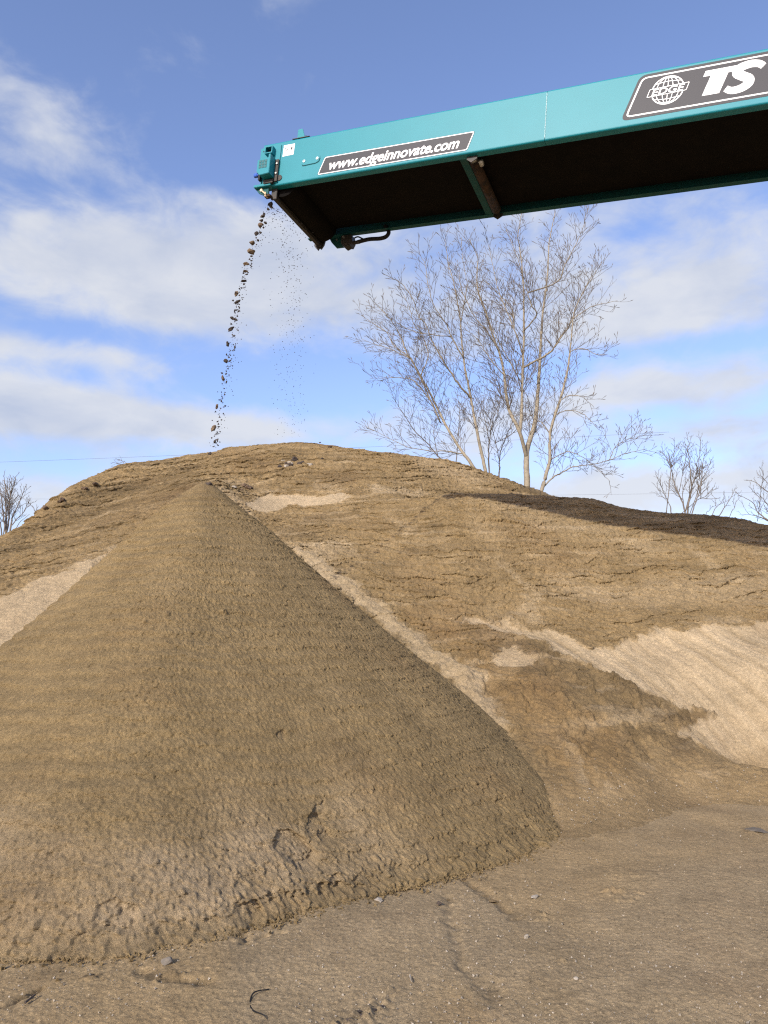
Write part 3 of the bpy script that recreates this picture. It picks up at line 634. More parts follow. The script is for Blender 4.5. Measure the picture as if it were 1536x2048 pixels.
for px, py, w in ((590, 925, .18), (580, 935, .14), (598, 931, .12), (572, 931, .10), (604, 928, .10), (560, 938, .12), (645, 921, .08)):
    stone_on(on_pile, pz, px, py, (w, w * .8, w * .7), M_clod_dark, 'soil_clod', 'dark clod among the pale stones near the summit of the old pile', 'clod', 'dark clods in the summit rubble', None, .45)
for px, py, w in ((488, 975, .14), (496, 980, .16), (502, 978, .10), (484, 983, .09)):
    stone_on(on_pile, pz, px, py, (w, w * .8, w * .6), M_clod, 'soil_clod', 'brown clod on the old pile between the cone tip and the pale sand', 'clod', 'brown clods right of the cone tip', None, .45)
for px, py, w in ((190, 974, .16), (170, 983, .14), (124, 1006, .15), (90, 1022, .14), (118, 1008, .1), (660, 897, .1), (640, 888, .06)):
    p = on_pile(px, py); 
    o = lump('soil_clod', (p[0], p[1], pz(*p) + .05), (w * .95, w * .7, w * .5), M_clod, (0, 0, px), .5, 2); tag(o, 'brown clod sitting on the skyline of the old pile', 'clod', 'clods along the skyline')
# half-buried concrete at the right and a strip of rubber in the foreground
def slab_chunk(px, py, dims, rot, label):
    g = on_ground(px, py); o = lump('concrete_chunk', (g[0], g[1], .005), dims, M_slab, (0.05, .04, rot), .5, 2); tag(o, label, 'concrete')
slab_chunk(1514, 1662, (.20, .13, .022), .3, 'half buried grey concrete chunk at the right edge of the yard')
def tube_pts(bm, pts, radii, sides=6):
    rings = []; up0 = Vector((.13, .31, .94))
    for i, p in enumerate(pts):
        d = (pts[min(i + 1, len(pts) - 1)] - pts[max(i - 1, 0)]).normalized()
        a = d.cross(up0 if abs(d.dot(up0)) < .95 else Vector((1, 0, 0))).normalized(); b = d.cross(a)
        rings.append([bm.verts.new(p + (a * math.cos(t) + b * math.sin(t)) * radii[i]) for t in [6.28318 * k / sides for k in range(sides)]])
    for r0, r1 in zip(rings[:-1], rings[1:]):
        for k in range(sides): bm.faces.new((r0[k], r0[(k + 1) % sides], r1[(k + 1) % sides], r1[k]))
    bm.faces.new(rings[0][::-1]); bm.faces.new(rings[-1])
def bm_obj(name, bm, m, parent=None, smooth=False):
    bmesh.ops.recalc_face_normals(bm, faces=bm.faces)
    me = bpy.data.meshes.new(name); bm.to_mesh(me); bm.free(); return link(name, me, m, parent, smooth)
def spline(pts, n=6):
    P = [Vector(p) for p in pts]; out = []
    for i in range(len(P) - 1):
        p0, p1, p2, p3 = P[max(i - 1, 0)], P[i], P[i + 1], P[min(i + 2, len(P) - 1)]
        for k in range(n):
            t = k / n; out.append(.5 * ((2 * p1) + (p2 - p0) * t + (2 * p0 - 5 * p1 + 4 * p2 - p3) * t * t + (3 * p1 - p0 - 3 * p2 + p3) * t ** 3))
    return out + [P[-1]]
bm = bmesh.new(); q = [on_ground(*p) for p in ((538, 1984), (508, 1994), (500, 2010), (506, 2026), (526, 2040), (536, 2044))]
L_ = spline([(g[0], g[1], .012 + .008 * math.sin(i * 2)) for i, g in enumerate(q)]); tube_pts(bm, L_, [.0014 + .0022 * math.sin(math.pi * min(1, i / len(L_) + .12)) for i in range(len(L_))], 6)
o = bm_obj('rubber_strip', bm, M_black, None, True); tag(o, 'thin curved black rubber strip lying on the ground in the foreground', 'rubber strip')
bm = bmesh.new(); g0, g1 = on_ground(50, 2010), on_ground(70, 1996); tube_pts(bm, [Vector((*g0, .01)), Vector((*g1, .014))], [.006, .004], 5)
o = bm_obj('stick', bm, M_clod_dark); tag(o, 'short dark stick on the ground at the lower left', 'stick')
bm = bmesh.new(); g0, g1 = on_ground(820, 1957), on_ground(823, 1968); tube_pts(bm, [Vector((*g0, .012)), Vector((*g1, .012))], [.004, .003], 5)
o = bm_obj('stick', bm, M_stone); tag(o, 'short pale splinter lying on the grey ground at lower middle', 'stick')

# ------------------------------------------------------------------ the conveyor
CV_O = Vector((-1.5879, 8.6, 7.2561)); CU = Vector((.92289, -.37481, -.08827)); CW = Vector((.37627, .92651, 0)); CN = CU.cross(CW)
conv = empty('conveyor'); conv.matrix_world = Matrix(((CU.x, CW.x, CN.x, CV_O.x), (CU.y, CW.y, CN.y, CV_O.y), (CU.z, CW.z, CN.z, CV_O.z), (0, 0, 0, 1)))
tag(conv, 'long teal stockpiling conveyor boom with black belt hanging over the sand', 'conveyor')
CL, CWD, CH = 9.5, 1.386, .596                    # length, width, depth of the boom
# local axes: x along the boom towards its tail, y across (the near side panel is y = 0), z up
def box(bm, x0, x1, y0, y1, z0, z1):
    v = [bm.verts.new(c) for c in ((x0, y0, z0), (x1, y0, z0), (x1, y1, z0), (x0, y1, z0), (x0, y0, z1), (x1, y0, z1), (x1, y1, z1), (x0, y1, z1))]
    for f in ((3, 2, 1, 0), (4, 5, 6, 7), (0, 1, 5, 4), (1, 2, 6, 5), (2, 3, 7, 6), (3, 0, 4, 7)): bm.faces.new([v[i] for i in f])
    return v
def prism(bm, poly, y0, y1):                      # a plate cut to an outline in x,z
    a = [bm.verts.new((x, y0, z)) for x, z in poly]; b = [bm.verts.new((x, y1, z)) for x, z in poly]
    bm.faces.new(a[::-1]); bm.faces.new(b)
    for i in range(len(poly)): j = (i + 1) % len(poly); bm.faces.new((a[i], a[j], b[j], b[i]))
def cyl(bm, c, axis, r, l, n=20, r2=None):
    c = Vector(c); ax = Vector(axis).normalized(); tube_pts(bm, [c, c + ax * l], [r, r if r2 is None else r2], n)
def bevel(bm, w, seg=2):
    bmesh.ops.recalc_face_normals(bm, faces=bm.faces)
    bmesh.ops.bevel(bm, geom=[e for e in bm.edges if len(e.link_faces) == 2 and e.calc_face_angle(0) > .5], offset=w, segments=seg, affect='EDGES', clamp_overlap=True)
def cpart(name, bm, m, parent=conv, smooth=False, bev=0):
    if bev: bevel(bm, bev)
    return bm_obj(name, bm, m, parent, smooth)
def loft_x(bm, sec, x0, x1):                      # a rolled section (y,z) drawn along the boom
    a = [bm.verts.new((x0, y, z)) for y, z in sec]; b = [bm.verts.new((x1, y, z)) for y, z in sec]; n = len(sec)
    for i in range(n): j = (i + 1) % n; bm.faces.new((a[i], a[j], b[j], b[i]))
    bm.faces.new(a[::-1]); bm.faces.new(b)
# pressed side panels with rounded lips turned inwards
def side_section(s):
    r = .022; pts = []
    def arc(cy, cz, a0, a1, rr):
        for k in range(5):
            t = R(a0 + (a1 - a0) * k / 4); pts.append((cy + rr * math.cos(t), cz + rr * math.sin(t)))
    arc(r, r, 270, 180, r); arc(r, CH - r, 180, 90, r)
    pts += [(.085, CH), (.085, CH - .006), (r, CH - .006)]
    pts += [(.006, CH - r), (.006, r), (r, .006), (.095, .006), (.095, 0)]
    return [(y, z) if s > 0 else (CWD - y, z) for y, z in pts]
bm = bmesh.new(); loft_x(bm, side_section(1), .022, 3.590); o = cpart('side_panel', bm, M_teal, smooth=False); o['label'] = 'near side panel of the head section'
bm = bmesh.new(); loft_x(bm, side_section(1), 3.594, CL); o = cpart('side_panel', bm, M_teal); o['label'] = 'near side panel beyond the weld'
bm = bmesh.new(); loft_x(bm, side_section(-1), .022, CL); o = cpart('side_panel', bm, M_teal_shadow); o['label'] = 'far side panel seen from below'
# weld bead
bm = bmesh.new(); rw = random.Random(5)
for k in range(60):
    z0 = .03 + (CH - .07) * k / 60
    cyl(bm, (3.592 + rw.uniform(-.002, .002), -.0035, z0), (0, 0, 1), rw.uniform(.0022, .004), .0095, 6)
cpart('weld_bead', bm, mat('weld_primer', (.45, .60, .60), .5))
# belt: carrying run on top, return run beneath, both in rubber
bm = bmesh.new()
sec = [(.10, .40), (.45, .30), (CWD - .45, .30), (CWD - .10, .40), (CWD - .10, .388), (CWD - .45, .288), (.45, .288), (.10, .388)]
loft_x(bm, sec, .30, CL)
box(bm, .36, CL, .13, CWD - .13, .075, .087)
cpart('belt', bm, M_belt)
# head drum with the belt round it
bm = bmesh.new(); cyl(bm, (.30, .115, .095), (0, 1, 0), .185, CWD - .23, 32); dr = cpart('head_drum', bm, M_belt, smooth=False)
bm = bmesh.new(); cyl(bm, (.30, -.01, .095), (0, 1, 0), .038, CWD + .02, 16); cpart('shaft', bm, M_dark, dr)
# scraper bar under the drum, dark and rusty
bm = bmesh.new(); box(bm, .175, .235, .10, CWD - .02, -.125, -.075); sb = cpart('belt_scraper', bm, M_dark, bev=.004)
bm = bmesh.new(); box(bm, .19, .202, .14, CWD - .14, -.075, -.03); cpart('blade', bm, M_black, sb)
for y_ in (.06, CWD - .10):
    bm = bmesh.new(); box(bm, .165, .245, y_, y_ + .03, -.14, .06); cpart('scraper_bracket', bm, M_dark, sb, bev=.004)
# cladding over the belt between the top lips (dark gap seen from below)
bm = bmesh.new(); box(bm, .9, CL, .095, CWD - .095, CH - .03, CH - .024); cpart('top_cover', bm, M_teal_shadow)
# cross member and return roller
def roller(x, lab):
    bm = bmesh.new(); prism(bm, [(x - .07, .004), (x + .02, .004), (x + .02, .06), (x - .07, .06)], .03, CWD - .03)
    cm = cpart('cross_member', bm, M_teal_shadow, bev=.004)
    bm = bmesh.new(); cyl(bm, (x + .085, .17, .010), (0, 1, 0), .058, CWD - .34, 24); rl = cpart('return_roller', bm, M_rust, smooth=True); rl['label'] = lab
    bm = bmesh.new(); cyl(bm, (x + .085, .09, .010), (0, 1, 0), .030, CWD - .18, 14); cpart('axle', bm, M_dark, rl)
    bm = bmesh.new(); cyl(bm, (x + .085, .075, .010), (0, 1, 0), .046, .07, 18); cpart('bearing_cap', bm, M_zinc, rl, True)
    bm = bmesh.new(); cyl(bm, (x + .16, .16, .0), (0, 1, -.2), .030, .07, 14); cpart('end_cap', bm, M_zinc, rl, True)
    for y_ in (.06, CWD - .09):
        bm = bmesh.new(); prism(bm, [(x + .03, .004), (x + .15, .004), (x + .15, -.035), (x + .085, -.075), (x + .03, -.035)], y_, y_ + .012); cpart('roller_bracket', bm, M_dark, rl)
roller(2.68, 'rust streaked return roller under the near half of the boom'); roller(6.6, 'rust streaked return roller farther along the boom')
# head end: notched adjuster plate on the near side, a hair proud of the panel
bm = bmesh.new(); prism(bm, [(-.012, CH - .055), (.285, CH - .052), (.285, .29), (.285, .03), (.062, .03), (.062, .275), (-.010, .29)], -.012, 0.0); hp = cpart('head_plate', bm, M_teal, bev=.003)
bm = bmesh.new(); cyl(bm, (.035, -.016, .49), (0, 1, 0), .008, .006, 10); cpart('hole', bm, M_black, hp)
# open square tube end
bm = bmesh.new(); x0, x1, z0, z1, t = .095, .205, .405, .500, .012
box(bm, x0, x1, -.085, -.012, z1 - t, z1); box(bm, x0, x1, -.085, -.012, z0, z0 + t); box(bm, x0, x0 + t, -.085, -.012, z0 + t, z1 - t); box(bm, x1 - t, x1, -.085, -.012, z0 + t, z1 - t); ct = cpart('tube_end', bm, M_teal)
bm = bmesh.new(); box(bm, x0 + t, x1 - t, -.03, -.0125, z0 + t, z1 - t); cpart('tube_shade', bm, M_black, ct)  # black block painting in the shade inside the hollow tube
# bearing guard box with a louvred face
bm = bmesh.new(); gp = [(.055, .275), (.055, .155), (.10, .105), (.225, .12), (.225, .325), (.20, .345), (.185, .30)]
prism(bm, [(.052, .285), (.052, .13), (.10, .075), (.235, .085), (.235, .345), (.205, .345), (.205, .30)], -.15, -.014); gd = cpart('bearing_guard', bm, M_teal, bev=.005)
bm = bmesh.new()
for a in range(3):
    for b in range(3): box(bm, .082 + a * .040, .114 + a * .040, -.1535, -.1505, .165 + b * .038, .195 + b * .038)
cpart('grille_opening', bm, mat('grille_dark', (.012, .09, .10), .6), gd)
bm = bmesh.new(); box(bm, .238, .285, -.035, -.013, .04, .335); cpart('guard_bracket', bm, M_dark, gd, bev=.003)
bm = bmesh.new(); box(bm, .10, .235, -.05, -.013, .020, .070); cpart('guard_bracket', bm, M_dark, gd, bev=.003)
for z_ in (.27, .14):
    bm = bmesh.new(); cyl(bm, (.268, -.05, z_), (0, 1, 0), .012, .016, 8); cpart('bolt', bm, M_zinc, gd)
bm = bmesh.new(); cyl(bm, (-.035, -.05, .145), (1, 0, 0), .027, .045, 16); cyl(bm, (.012, -.05, .145), (1, 0, 0), .020, .02, 16); bl = cpart('grease_cap', bm, M_blue, smooth=False)
bm = bmesh.new(); cyl(bm, (.032, -.05, .145), (1, 0, 0), .026, .03, 12); box(bm, .03, .055, -.07, -.02, .07, .145); cpart('fitting', bm, M_black, bl)
# foot plate and rusty fixings under the head
bm = bmesh.new(); prism(bm, [(-.045, .030), (.20, .030), (.20, 0.0), (-.045, -.004)], -.035, .09); fp = cpart('foot_plate', bm, M_teal, bev=.004)
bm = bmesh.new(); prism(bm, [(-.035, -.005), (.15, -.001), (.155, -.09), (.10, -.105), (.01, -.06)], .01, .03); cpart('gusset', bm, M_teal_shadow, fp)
for c_, a_, r_, l_ in (((.055, -.01, -.035), (0, 1, 0), .019, .025), ((.115, -.012, -.085), (0, 1, 0), .016, .03), ((.13, -.02, -.125), (.2, 1, .1), .014, .05), ((.07, -.016, -.05), (.7, 0, -.6), .012, .09)):
    bm = bmesh.new(); cyl(bm, c_, a_, r_, l_, 8); cpart('bolt', bm, M_brass, fp)
bm = bmesh.new(); box(bm, .105, .19, -.005, .06, -.13, -.10); cpart('clamp', bm, M_rust, fp, bev=.003)
# fin on the top lip
bm = bmesh.new(); prism(bm, [(.478, CH + .009), (.592, CH + .009), (.548, CH + .135), (.536, CH + .145), (.490, CH + .145), (.480, CH + .135)], .025, .037); fn = cpart('top_fin', bm, M_teal, bev=.003)
bm = bmesh.new(); box(bm, .425, .665, .0, .075, CH + .001, CH + .009); cpart('fin_base', bm, M_dark, fn)
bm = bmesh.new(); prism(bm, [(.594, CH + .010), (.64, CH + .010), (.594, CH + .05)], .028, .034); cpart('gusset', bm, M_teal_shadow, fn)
# patch plate with two bolts
bm = bmesh.new(); prism(bm, [(.605, .29), (.605, .225), (.622, .207), (.795, .213), (.835, .232), (.850, .275), (.850, .30)], -.005, 0.0); pt = cpart('patch_plate', bm, M_teal, bev=.002)
for x_, z_ in ((.632, .262), (.815, .270)):
    bm = bmesh.new(); cyl(bm, (x_, -.010, z_), (0, 1, 0), .017, .005, 16); cpart('washer', bm, M_zinc, pt)
    bm = bmesh.new(); cyl(bm, (x_, -.0125, z_), (0, 1, 0), .008, .003, 10); cpart('bolt_hole', bm, M_black, pt)
bm = bmesh.new(); tube_pts(bm, spline([(.608, -.006, .222), (.622, -.006, .204), (.70, -.006, .206), (.795, -.006, .211), (.838, -.006, .230), (.853, -.006, .272)], 4), [.003] * 21, 6); cpart('plate_edge', bm, M_teal_shadow, pt)
# far side of the head: bracket, drive motor and hose below the far panel
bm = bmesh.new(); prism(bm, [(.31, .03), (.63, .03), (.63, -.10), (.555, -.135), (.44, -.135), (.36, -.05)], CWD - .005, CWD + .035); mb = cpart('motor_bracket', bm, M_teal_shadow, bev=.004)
bm = bmesh.new(); prism(bm, [(.55, -.02), (.71, -.02), (.73, -.12), (.70, -.185), (.675, -.17), (.62, -.195), (.56, -.14)], CWD - .10, CWD + .03); dm = cpart('drive_motor', bm, M_dark, bev=.006)
bm = bmesh.new(); cyl(bm, (.60, CWD - .05, -.055), (0, -1, 0), .014, .075, 8); cpart('bolt', bm, M_zinc, dm)
bm = bmesh.new(); cyl(bm, (.45, CWD - .006, -.03), (0, -1, 0), .014, .02, 8); cpart('bolt', bm, M_zinc, mb)
bm = bmesh.new(); cyl(bm, (.715, CWD - .03, -.115), (1, 0, .05), .026, .10, 12); cpart('hose_coupling', bm, M_dark, dm)
bm = bmesh.new(); hp_ = spline([(.78, CWD - .03, -.110), (.95, CWD - .03, -.090), (1.12, CWD - .03, -.100), (1.21, CWD - .03, -.080), (1.24, CWD - .03, -.02), (1.20, CWD - .03, .05), (1.17, CWD - .03, .08)], 6); tube_pts(bm, hp_, [.027] * len(hp_), 10); cpart('hydraulic_hose', bm, M_black, smooth=True)
bm = bmesh.new(); hp_ = spline([(.74, CWD - .07, -.07), (.80, CWD - .07, -.055), (.87, CWD - .05, -.085), (.92, CWD - .035, -.092)], 5); tube_pts(bm, hp_, [.010] * len(hp_), 8); cpart('hydraulic_hose', bm, M_black, smooth=True)
bm = bmesh.new(); prism(bm, [(.13, .0), (.29, .0), (.27, -.10), (.23, -.16), (.20, -.14), (.18, -.17), (.15, -.14), (.12, -.10)], CWD - .06, CWD - .03); cpart('scraper_mount', bm, M_dark)

# decals: thin plates on the panel, each 1 mm or so proud of what it lies on
def rounded(poly, r, n=6):
    out = []; N = len(poly)
    for i in range(N):
        p0, p1, p2 = Vector(poly[i - 1]), Vector(poly[i]), Vector(poly[(i + 1) % N])
        a, b = (p0 - p1).normalized(), (p2 - p1).normalized(); s, e = p1 + a * r, p1 + b * r
        for k in range(n + 1):
            t = k / n; out.append(tuple((1 - t) ** 2 * s + 2 * t * (1 - t) * p1 + t * t * e))
    return out
def inset(poly, d):
    c = []; N = len(poly); area = sum(poly[i][0] * poly[(i + 1) % N][1] - poly[(i + 1) % N][0] * poly[i][1] for i in range(N)); sg = 1 if area > 0 else -1
    for i in range(N):
        p0, p1, p2 = Vector(poly[i - 1]), Vector(poly[i]), Vector(poly[(i + 1) % N])
        d1, d2 = (p1 - p0).normalized(), (p2 - p1).normalized(); n1, n2 = Vector((-d1.y, d1.x)) * sg, Vector((-d2.y, d2.x)) * sg
        k = (n1 + n2); c.append(tuple(p1 + k * (d / max(.2, (1 + n1.dot(n2))))))
    return c
def plate(name, poly, y, m, parent=conv, th=.0008):
    bm = bmesh.new(); prism(bm, poly, y - th, y); return bm_obj(name, bm, m, parent)
def ring(bm, outer, inner, y0, y1):
    n = len(outer); V = [[bm.verts.new((x, y, z)) for x, z in P_] for P_, y in ((outer, y0), (inner, y0), (outer, y1), (inner, y1))]
    for i in range(n):
        j = (i + 1) % n
        bm.faces.new((V[0][i], V[0][j], V[1][j], V[1][i])); bm.faces.new((V[2][i], V[2][j], V[3][j], V[3][i])); bm.faces.new((V[0][i], V[0][j], V[2][j], V[2][i])); bm.faces.new((V[1][i], V[1][j], V[3][j], V[3][i]))
def ring_obj(name, poly, w, y, m, parent):
    bm = bmesh.new(); ring(bm, poly, inset(poly, w), y - .0008, y); return bm_obj(name, bm, m, parent)
def lettering(text, quad, y, m, parent, bold=.03, shear=.28, name='lettering'):
    """text fitted into quad (lower left, lower right, height) on the panel plane"""
    cu_ = bpy.data.curves.new(name, 'FONT'); cu_.body = text; cu_.size = 1; cu_.offset = bold; cu_.shear = 0; cu_.resolution_u = 5; cu_.fill_mode = 'FRONT'
    to = bpy.data.objects.new(name, cu_); col.objects.link(to); dg = bpy.context.evaluated_depsgraph_get(); dg.update()
    me = bpy.data.meshes.new_from_object(to.evaluated_get(dg)); bpy.data.objects.remove(to)
    V = np.empty(len(me.vertices) * 3); me.vertices.foreach_get('co', V); V = V.reshape(-1, 3)
    (xa, za), (xb, zb), h = quad; x0, x1, y0, y1 = V[:, 0].min(), V[:, 0].max(), 0.0, cap_h(text, V)
    s = (V[:, 0] - x0) / (x1 - x0); t = (V[:, 1] - y0) / (y1 - y0)
    wid = xb - xa - shear * h
    N = np.stack([xa + s * wid + shear * h * t, np.full(len(V), y), za + (zb - za) * s + h * t], -1)
    me.vertices.foreach_set('co', N.reshape(-1)); me.update()
    return link(name, me, m, parent)
def cap_h(text, V): return V[:, 1].max()
# web address
U = [(.832, .042), (2.728, .036), (2.806, .262), (.918, .272)]
Ud = rounded(U, .03); d1 = plate('address_decal', Ud, -.0010, M_decal)
ring_obj('border', rounded(inset(U, .004), .028), .011, -.0022, M_white, d1)
lettering('www.edgeinnovate.com', ((.965, .092), (2.652, .088), .128), -.0024, M_white, d1, .024, .30)
# model plate
B = [(4.372, .072), (6.9, .072), (7.06, .555), (4.552, .555)]
Bd = rounded(B, .075, 8); d2 = plate('name_decal', Bd, -.0010, M_decal)
ring_obj('border', rounded(inset(B, .030), .062, 8), .016, -.0022, M_white, d2)
# bold T, then S and the following figure as lettering
bm = bmesh.new(); prism(bm, [(5.146, .196), (5.305, .196), (5.385, .405), (5.455, .405), (5.478, .466), (5.178, .466), (5.155, .405), (5.226, .405)], -.0032, -.0024); bm_obj('lettering', bm, M_white, d2)
def stroke(bm, pts, w, y, n=8):
    P_ = spline([Vector((x, z, 0)) for x, z in pts], n); Lf, Rt = [], []
    for i, p in enumerate(P_):
        d = (P_[min(i + 1, len(P_) - 1)] - P_[max(i - 1, 0)]).normalized(); nn = Vector((-d.y, d.x, 0))
        wi = w(i / (len(P_) - 1)) if callable(w) else w
        Lf.append(p + nn * wi / 2); Rt.append(p - nn * wi / 2)
    V1 = [(bm.verts.new((a.x, y, a.y)), bm.verts.new((b.x, y, b.y))) for a, b in zip(Lf, Rt)]
    for (a, b), (c, d) in zip(V1[:-1], V1[1:]): bm.faces.new((a, b, d, c))
def sl(cx, cz, pts): return [(cx + x + .33 * z, cz + z) for x, z in pts]
bm = bmesh.new()
stroke(bm, sl(5.515, .318, [(.155, .085), (.10, .122), (.02, .135), (-.06, .112), (-.068, .060), (-.01, .020), (.06, -.022), (.072, -.072), (.02, -.112), (-.06, -.118), (-.125, -.085)]), lambda t: .066 + .030 * math.sin(math.pi * t), -.0024, 10)
bm_obj('lettering', bm, M_white, d2)
# beginning of the next character, whose rest runs off the photograph
bm = bmesh.new()
stroke(bm, sl(5.885, .318, [(.13, .112), (.06, .13), (-.02, .115), (-.085, .03), (-.095, -.04), (-.06, -.105), (.02, -.118), (.075, -.075), (.065, -.015), (.0, .005), (-.06, -.02)]), .066, -.0024, 10)
bm_obj('lettering', bm, M_white, d2)
# globe emblem: rings, meridians and a slanted banner
GC = (4.823, .333); GR = .152
def gcirc(rx, rz, tz=0, n=48, a0=0, a1=360): return [(GC[0] + rx * math.cos(R(a0 + (a1 - a0) * k / n)) + .06 * rz * math.sin(R(a0 + (a1 - a0) * k / n)), GC[1] + tz + rz * math.sin(R(a0 + (a1 - a0) * k / n))) for k in range(n + (0 if a1 - a0 == 360 else 1))]
bm = bmesh.new(); stroke(bm, gcirc(GR, GR) + gcirc(GR, GR)[:1], .012, -.0024, 2)
for f_ in (.33, .72): stroke(bm, gcirc(GR * f_, GR * .97) + gcirc(GR * f_, GR * .97)[:1], .0075, -.00245, 2)
stroke(bm, [(GC[0] - .008, GC[1] - GR), (GC[0] + .008, GC[1] + GR)], .0075, -.0025, 2)
for z_, dip in ((.085, .022), (.125, .018), (-.085, -.022), (-.125, -.018)):
    hw = math.sqrt(max(.0004, GR ** 2 - z_ ** 2)); stroke(bm, [(GC[0] - hw, GC[1] + z_), (GC[0], GC[1] + z_ + dip * .6), (GC[0] + hw, GC[1] + z_)], .0075, -.00255, 4)
ge = bm_obj('globe_emblem', bm, M_white, d2)
BN = [(4.617, .281), (5.003, .290), (5.035, .384), (4.649, .374)]
plate('banner', rounded(BN, .012), -.0030, M_decal, ge, .0005); ring_obj('banner_edge', rounded(inset(BN, .002), .012), .007, -.0042, M_white, ge)
lettering('EDGE', ((4.668, .296), (4.990, .302), .068), -.0044, M_white, ge, .02, .30)
# two-part warning sticker
stk = plate('warning_sticker', [(.311, .380), (.468, .384), (.474, .532), (.316, .533)], -.0010, M_white)
plate('divider', [(.388, .382), (.392, .382), (.397, .532), (.393, .532)], -.0022, M_redprint, stk)
for poly in ([(.322, .512), (.386, .513), (.387, .526), (.323, .525)], [(.400, .514), (.466, .515), (.467, .527), (.401, .526)]): plate('red_strip', poly, -.0022, mat('print_pink', (.72, .48, .42), .5), stk)
for poly in ([(.330, .468), (.345, .474), (.352, .490), (.338, .486)], [(.358, .454), (.372, .452), (.378, .472), (.362, .474)], [(.420, .462), (.432, .452), (.446, .470), (.440, .500), (.425, .486)]): plate('symbol', poly, -.0022, M_decal, stk)
for poly in ([(.322, .43), (.38, .432), (.38, .438), (.322, .436)], [(.322, .415), (.375, .417), (.375, .422), (.322, .420)], [(.400, .43), (.46, .432), (.46, .438), (.400, .436)], [(.400, .412), (.455, .414), (.455, .419), (.400, .417)]): plate('print_line', poly, -.0022, mat('print_grey', (.5, .5, .48), .5), stk)

# ------------------------------------------------------------------ trees behind the piles
def ztree(L, Y0, seed):                           # limb traced in the enlarged photo, given a depth that wanders
    r_ = random.Random(seed); dy = r_.uniform(-.09, .09); out = []
    for i, (X, Yy) in enumerate(L): out.append(Vector(at(700 + X / 2.56, 400 + Yy / 2.56, Y0 + dy * i * 2.2 + (r_.uniform(-.1, .1) if i else 0))))
    return out
def grow(bm, pts, r0, r1, sides, r_, wig=0.0):
    P_ = spline(pts, 5); n = len(P_)
    if wig:
        for p in P_[1:]: p += Vector((r_.gauss(0, wig), r_.gauss(0, wig), r_.gauss(0, wig)))
    tube_pts(bm, P_, [r0 + (r1 - r0) * (i / (n - 1)) ** .8 for i in range(n)], sides); return P_
TW = [1.0]
def sprout(bm, base, d, length, rad, level, r_, lift=.5, buds=True):
    """a side shoot that curves upward, with shoots of its own"""
    n = 5 if level < 2 else 3; p = base.copy(); d = d.normalized(); P_ = [p.copy()]
    for k in range(n):
        d = (d + Vector((r_.gauss(0, .07), r_.gauss(0, .07), r_.gauss(0, .05) + lift * .15))).normalized(); p = p + d * (length / n); P_.append(p.copy())
    tube_pts(bm, P_, [TW[0] * (rad + (max(.0042, rad * .35) - rad) * i / n) for i in range(n + 1)], 4 if level < 2 else 3)
    if buds and level >= 2:
        e = P_[-1]; tube_pts(bm, [e - d * .02, e + d * .035, e + d * .085], [.006, .0095, .003], 3)
    if level >= 3: return
    step = (.34, .20, .15)[level]; s = step * .8
    side = 1
    while s < length * .98:
        k = min(n - 1, int(s / length * n)); t = s / length * n - k; q = P_[k].lerp(P_[k + 1], t); dd = (P_[k + 1] - P_[k]).normalized()
        ax = dd.cross(Vector((r_.gauss(0, .35), 1, r_.gauss(0, .35)))).normalized() * side; side = -side
        nd = dd * .85 + ax * r_.uniform(.40, .68) + Vector((0, r_.gauss(0, .35), .12))
        l2 = (length * r_.uniform(.35, .6) * (1.1 - .6 * s / length), r_.uniform(.22, .5) * min(1, length), r_.uniform(.06, .18))[level]
        sprout(bm, q, nd, l2, max(.005, rad * (.55 if level == 0 else .7)), level + 1, r_, lift, buds)
        s += step * r_.uniform(.75, 1.3)
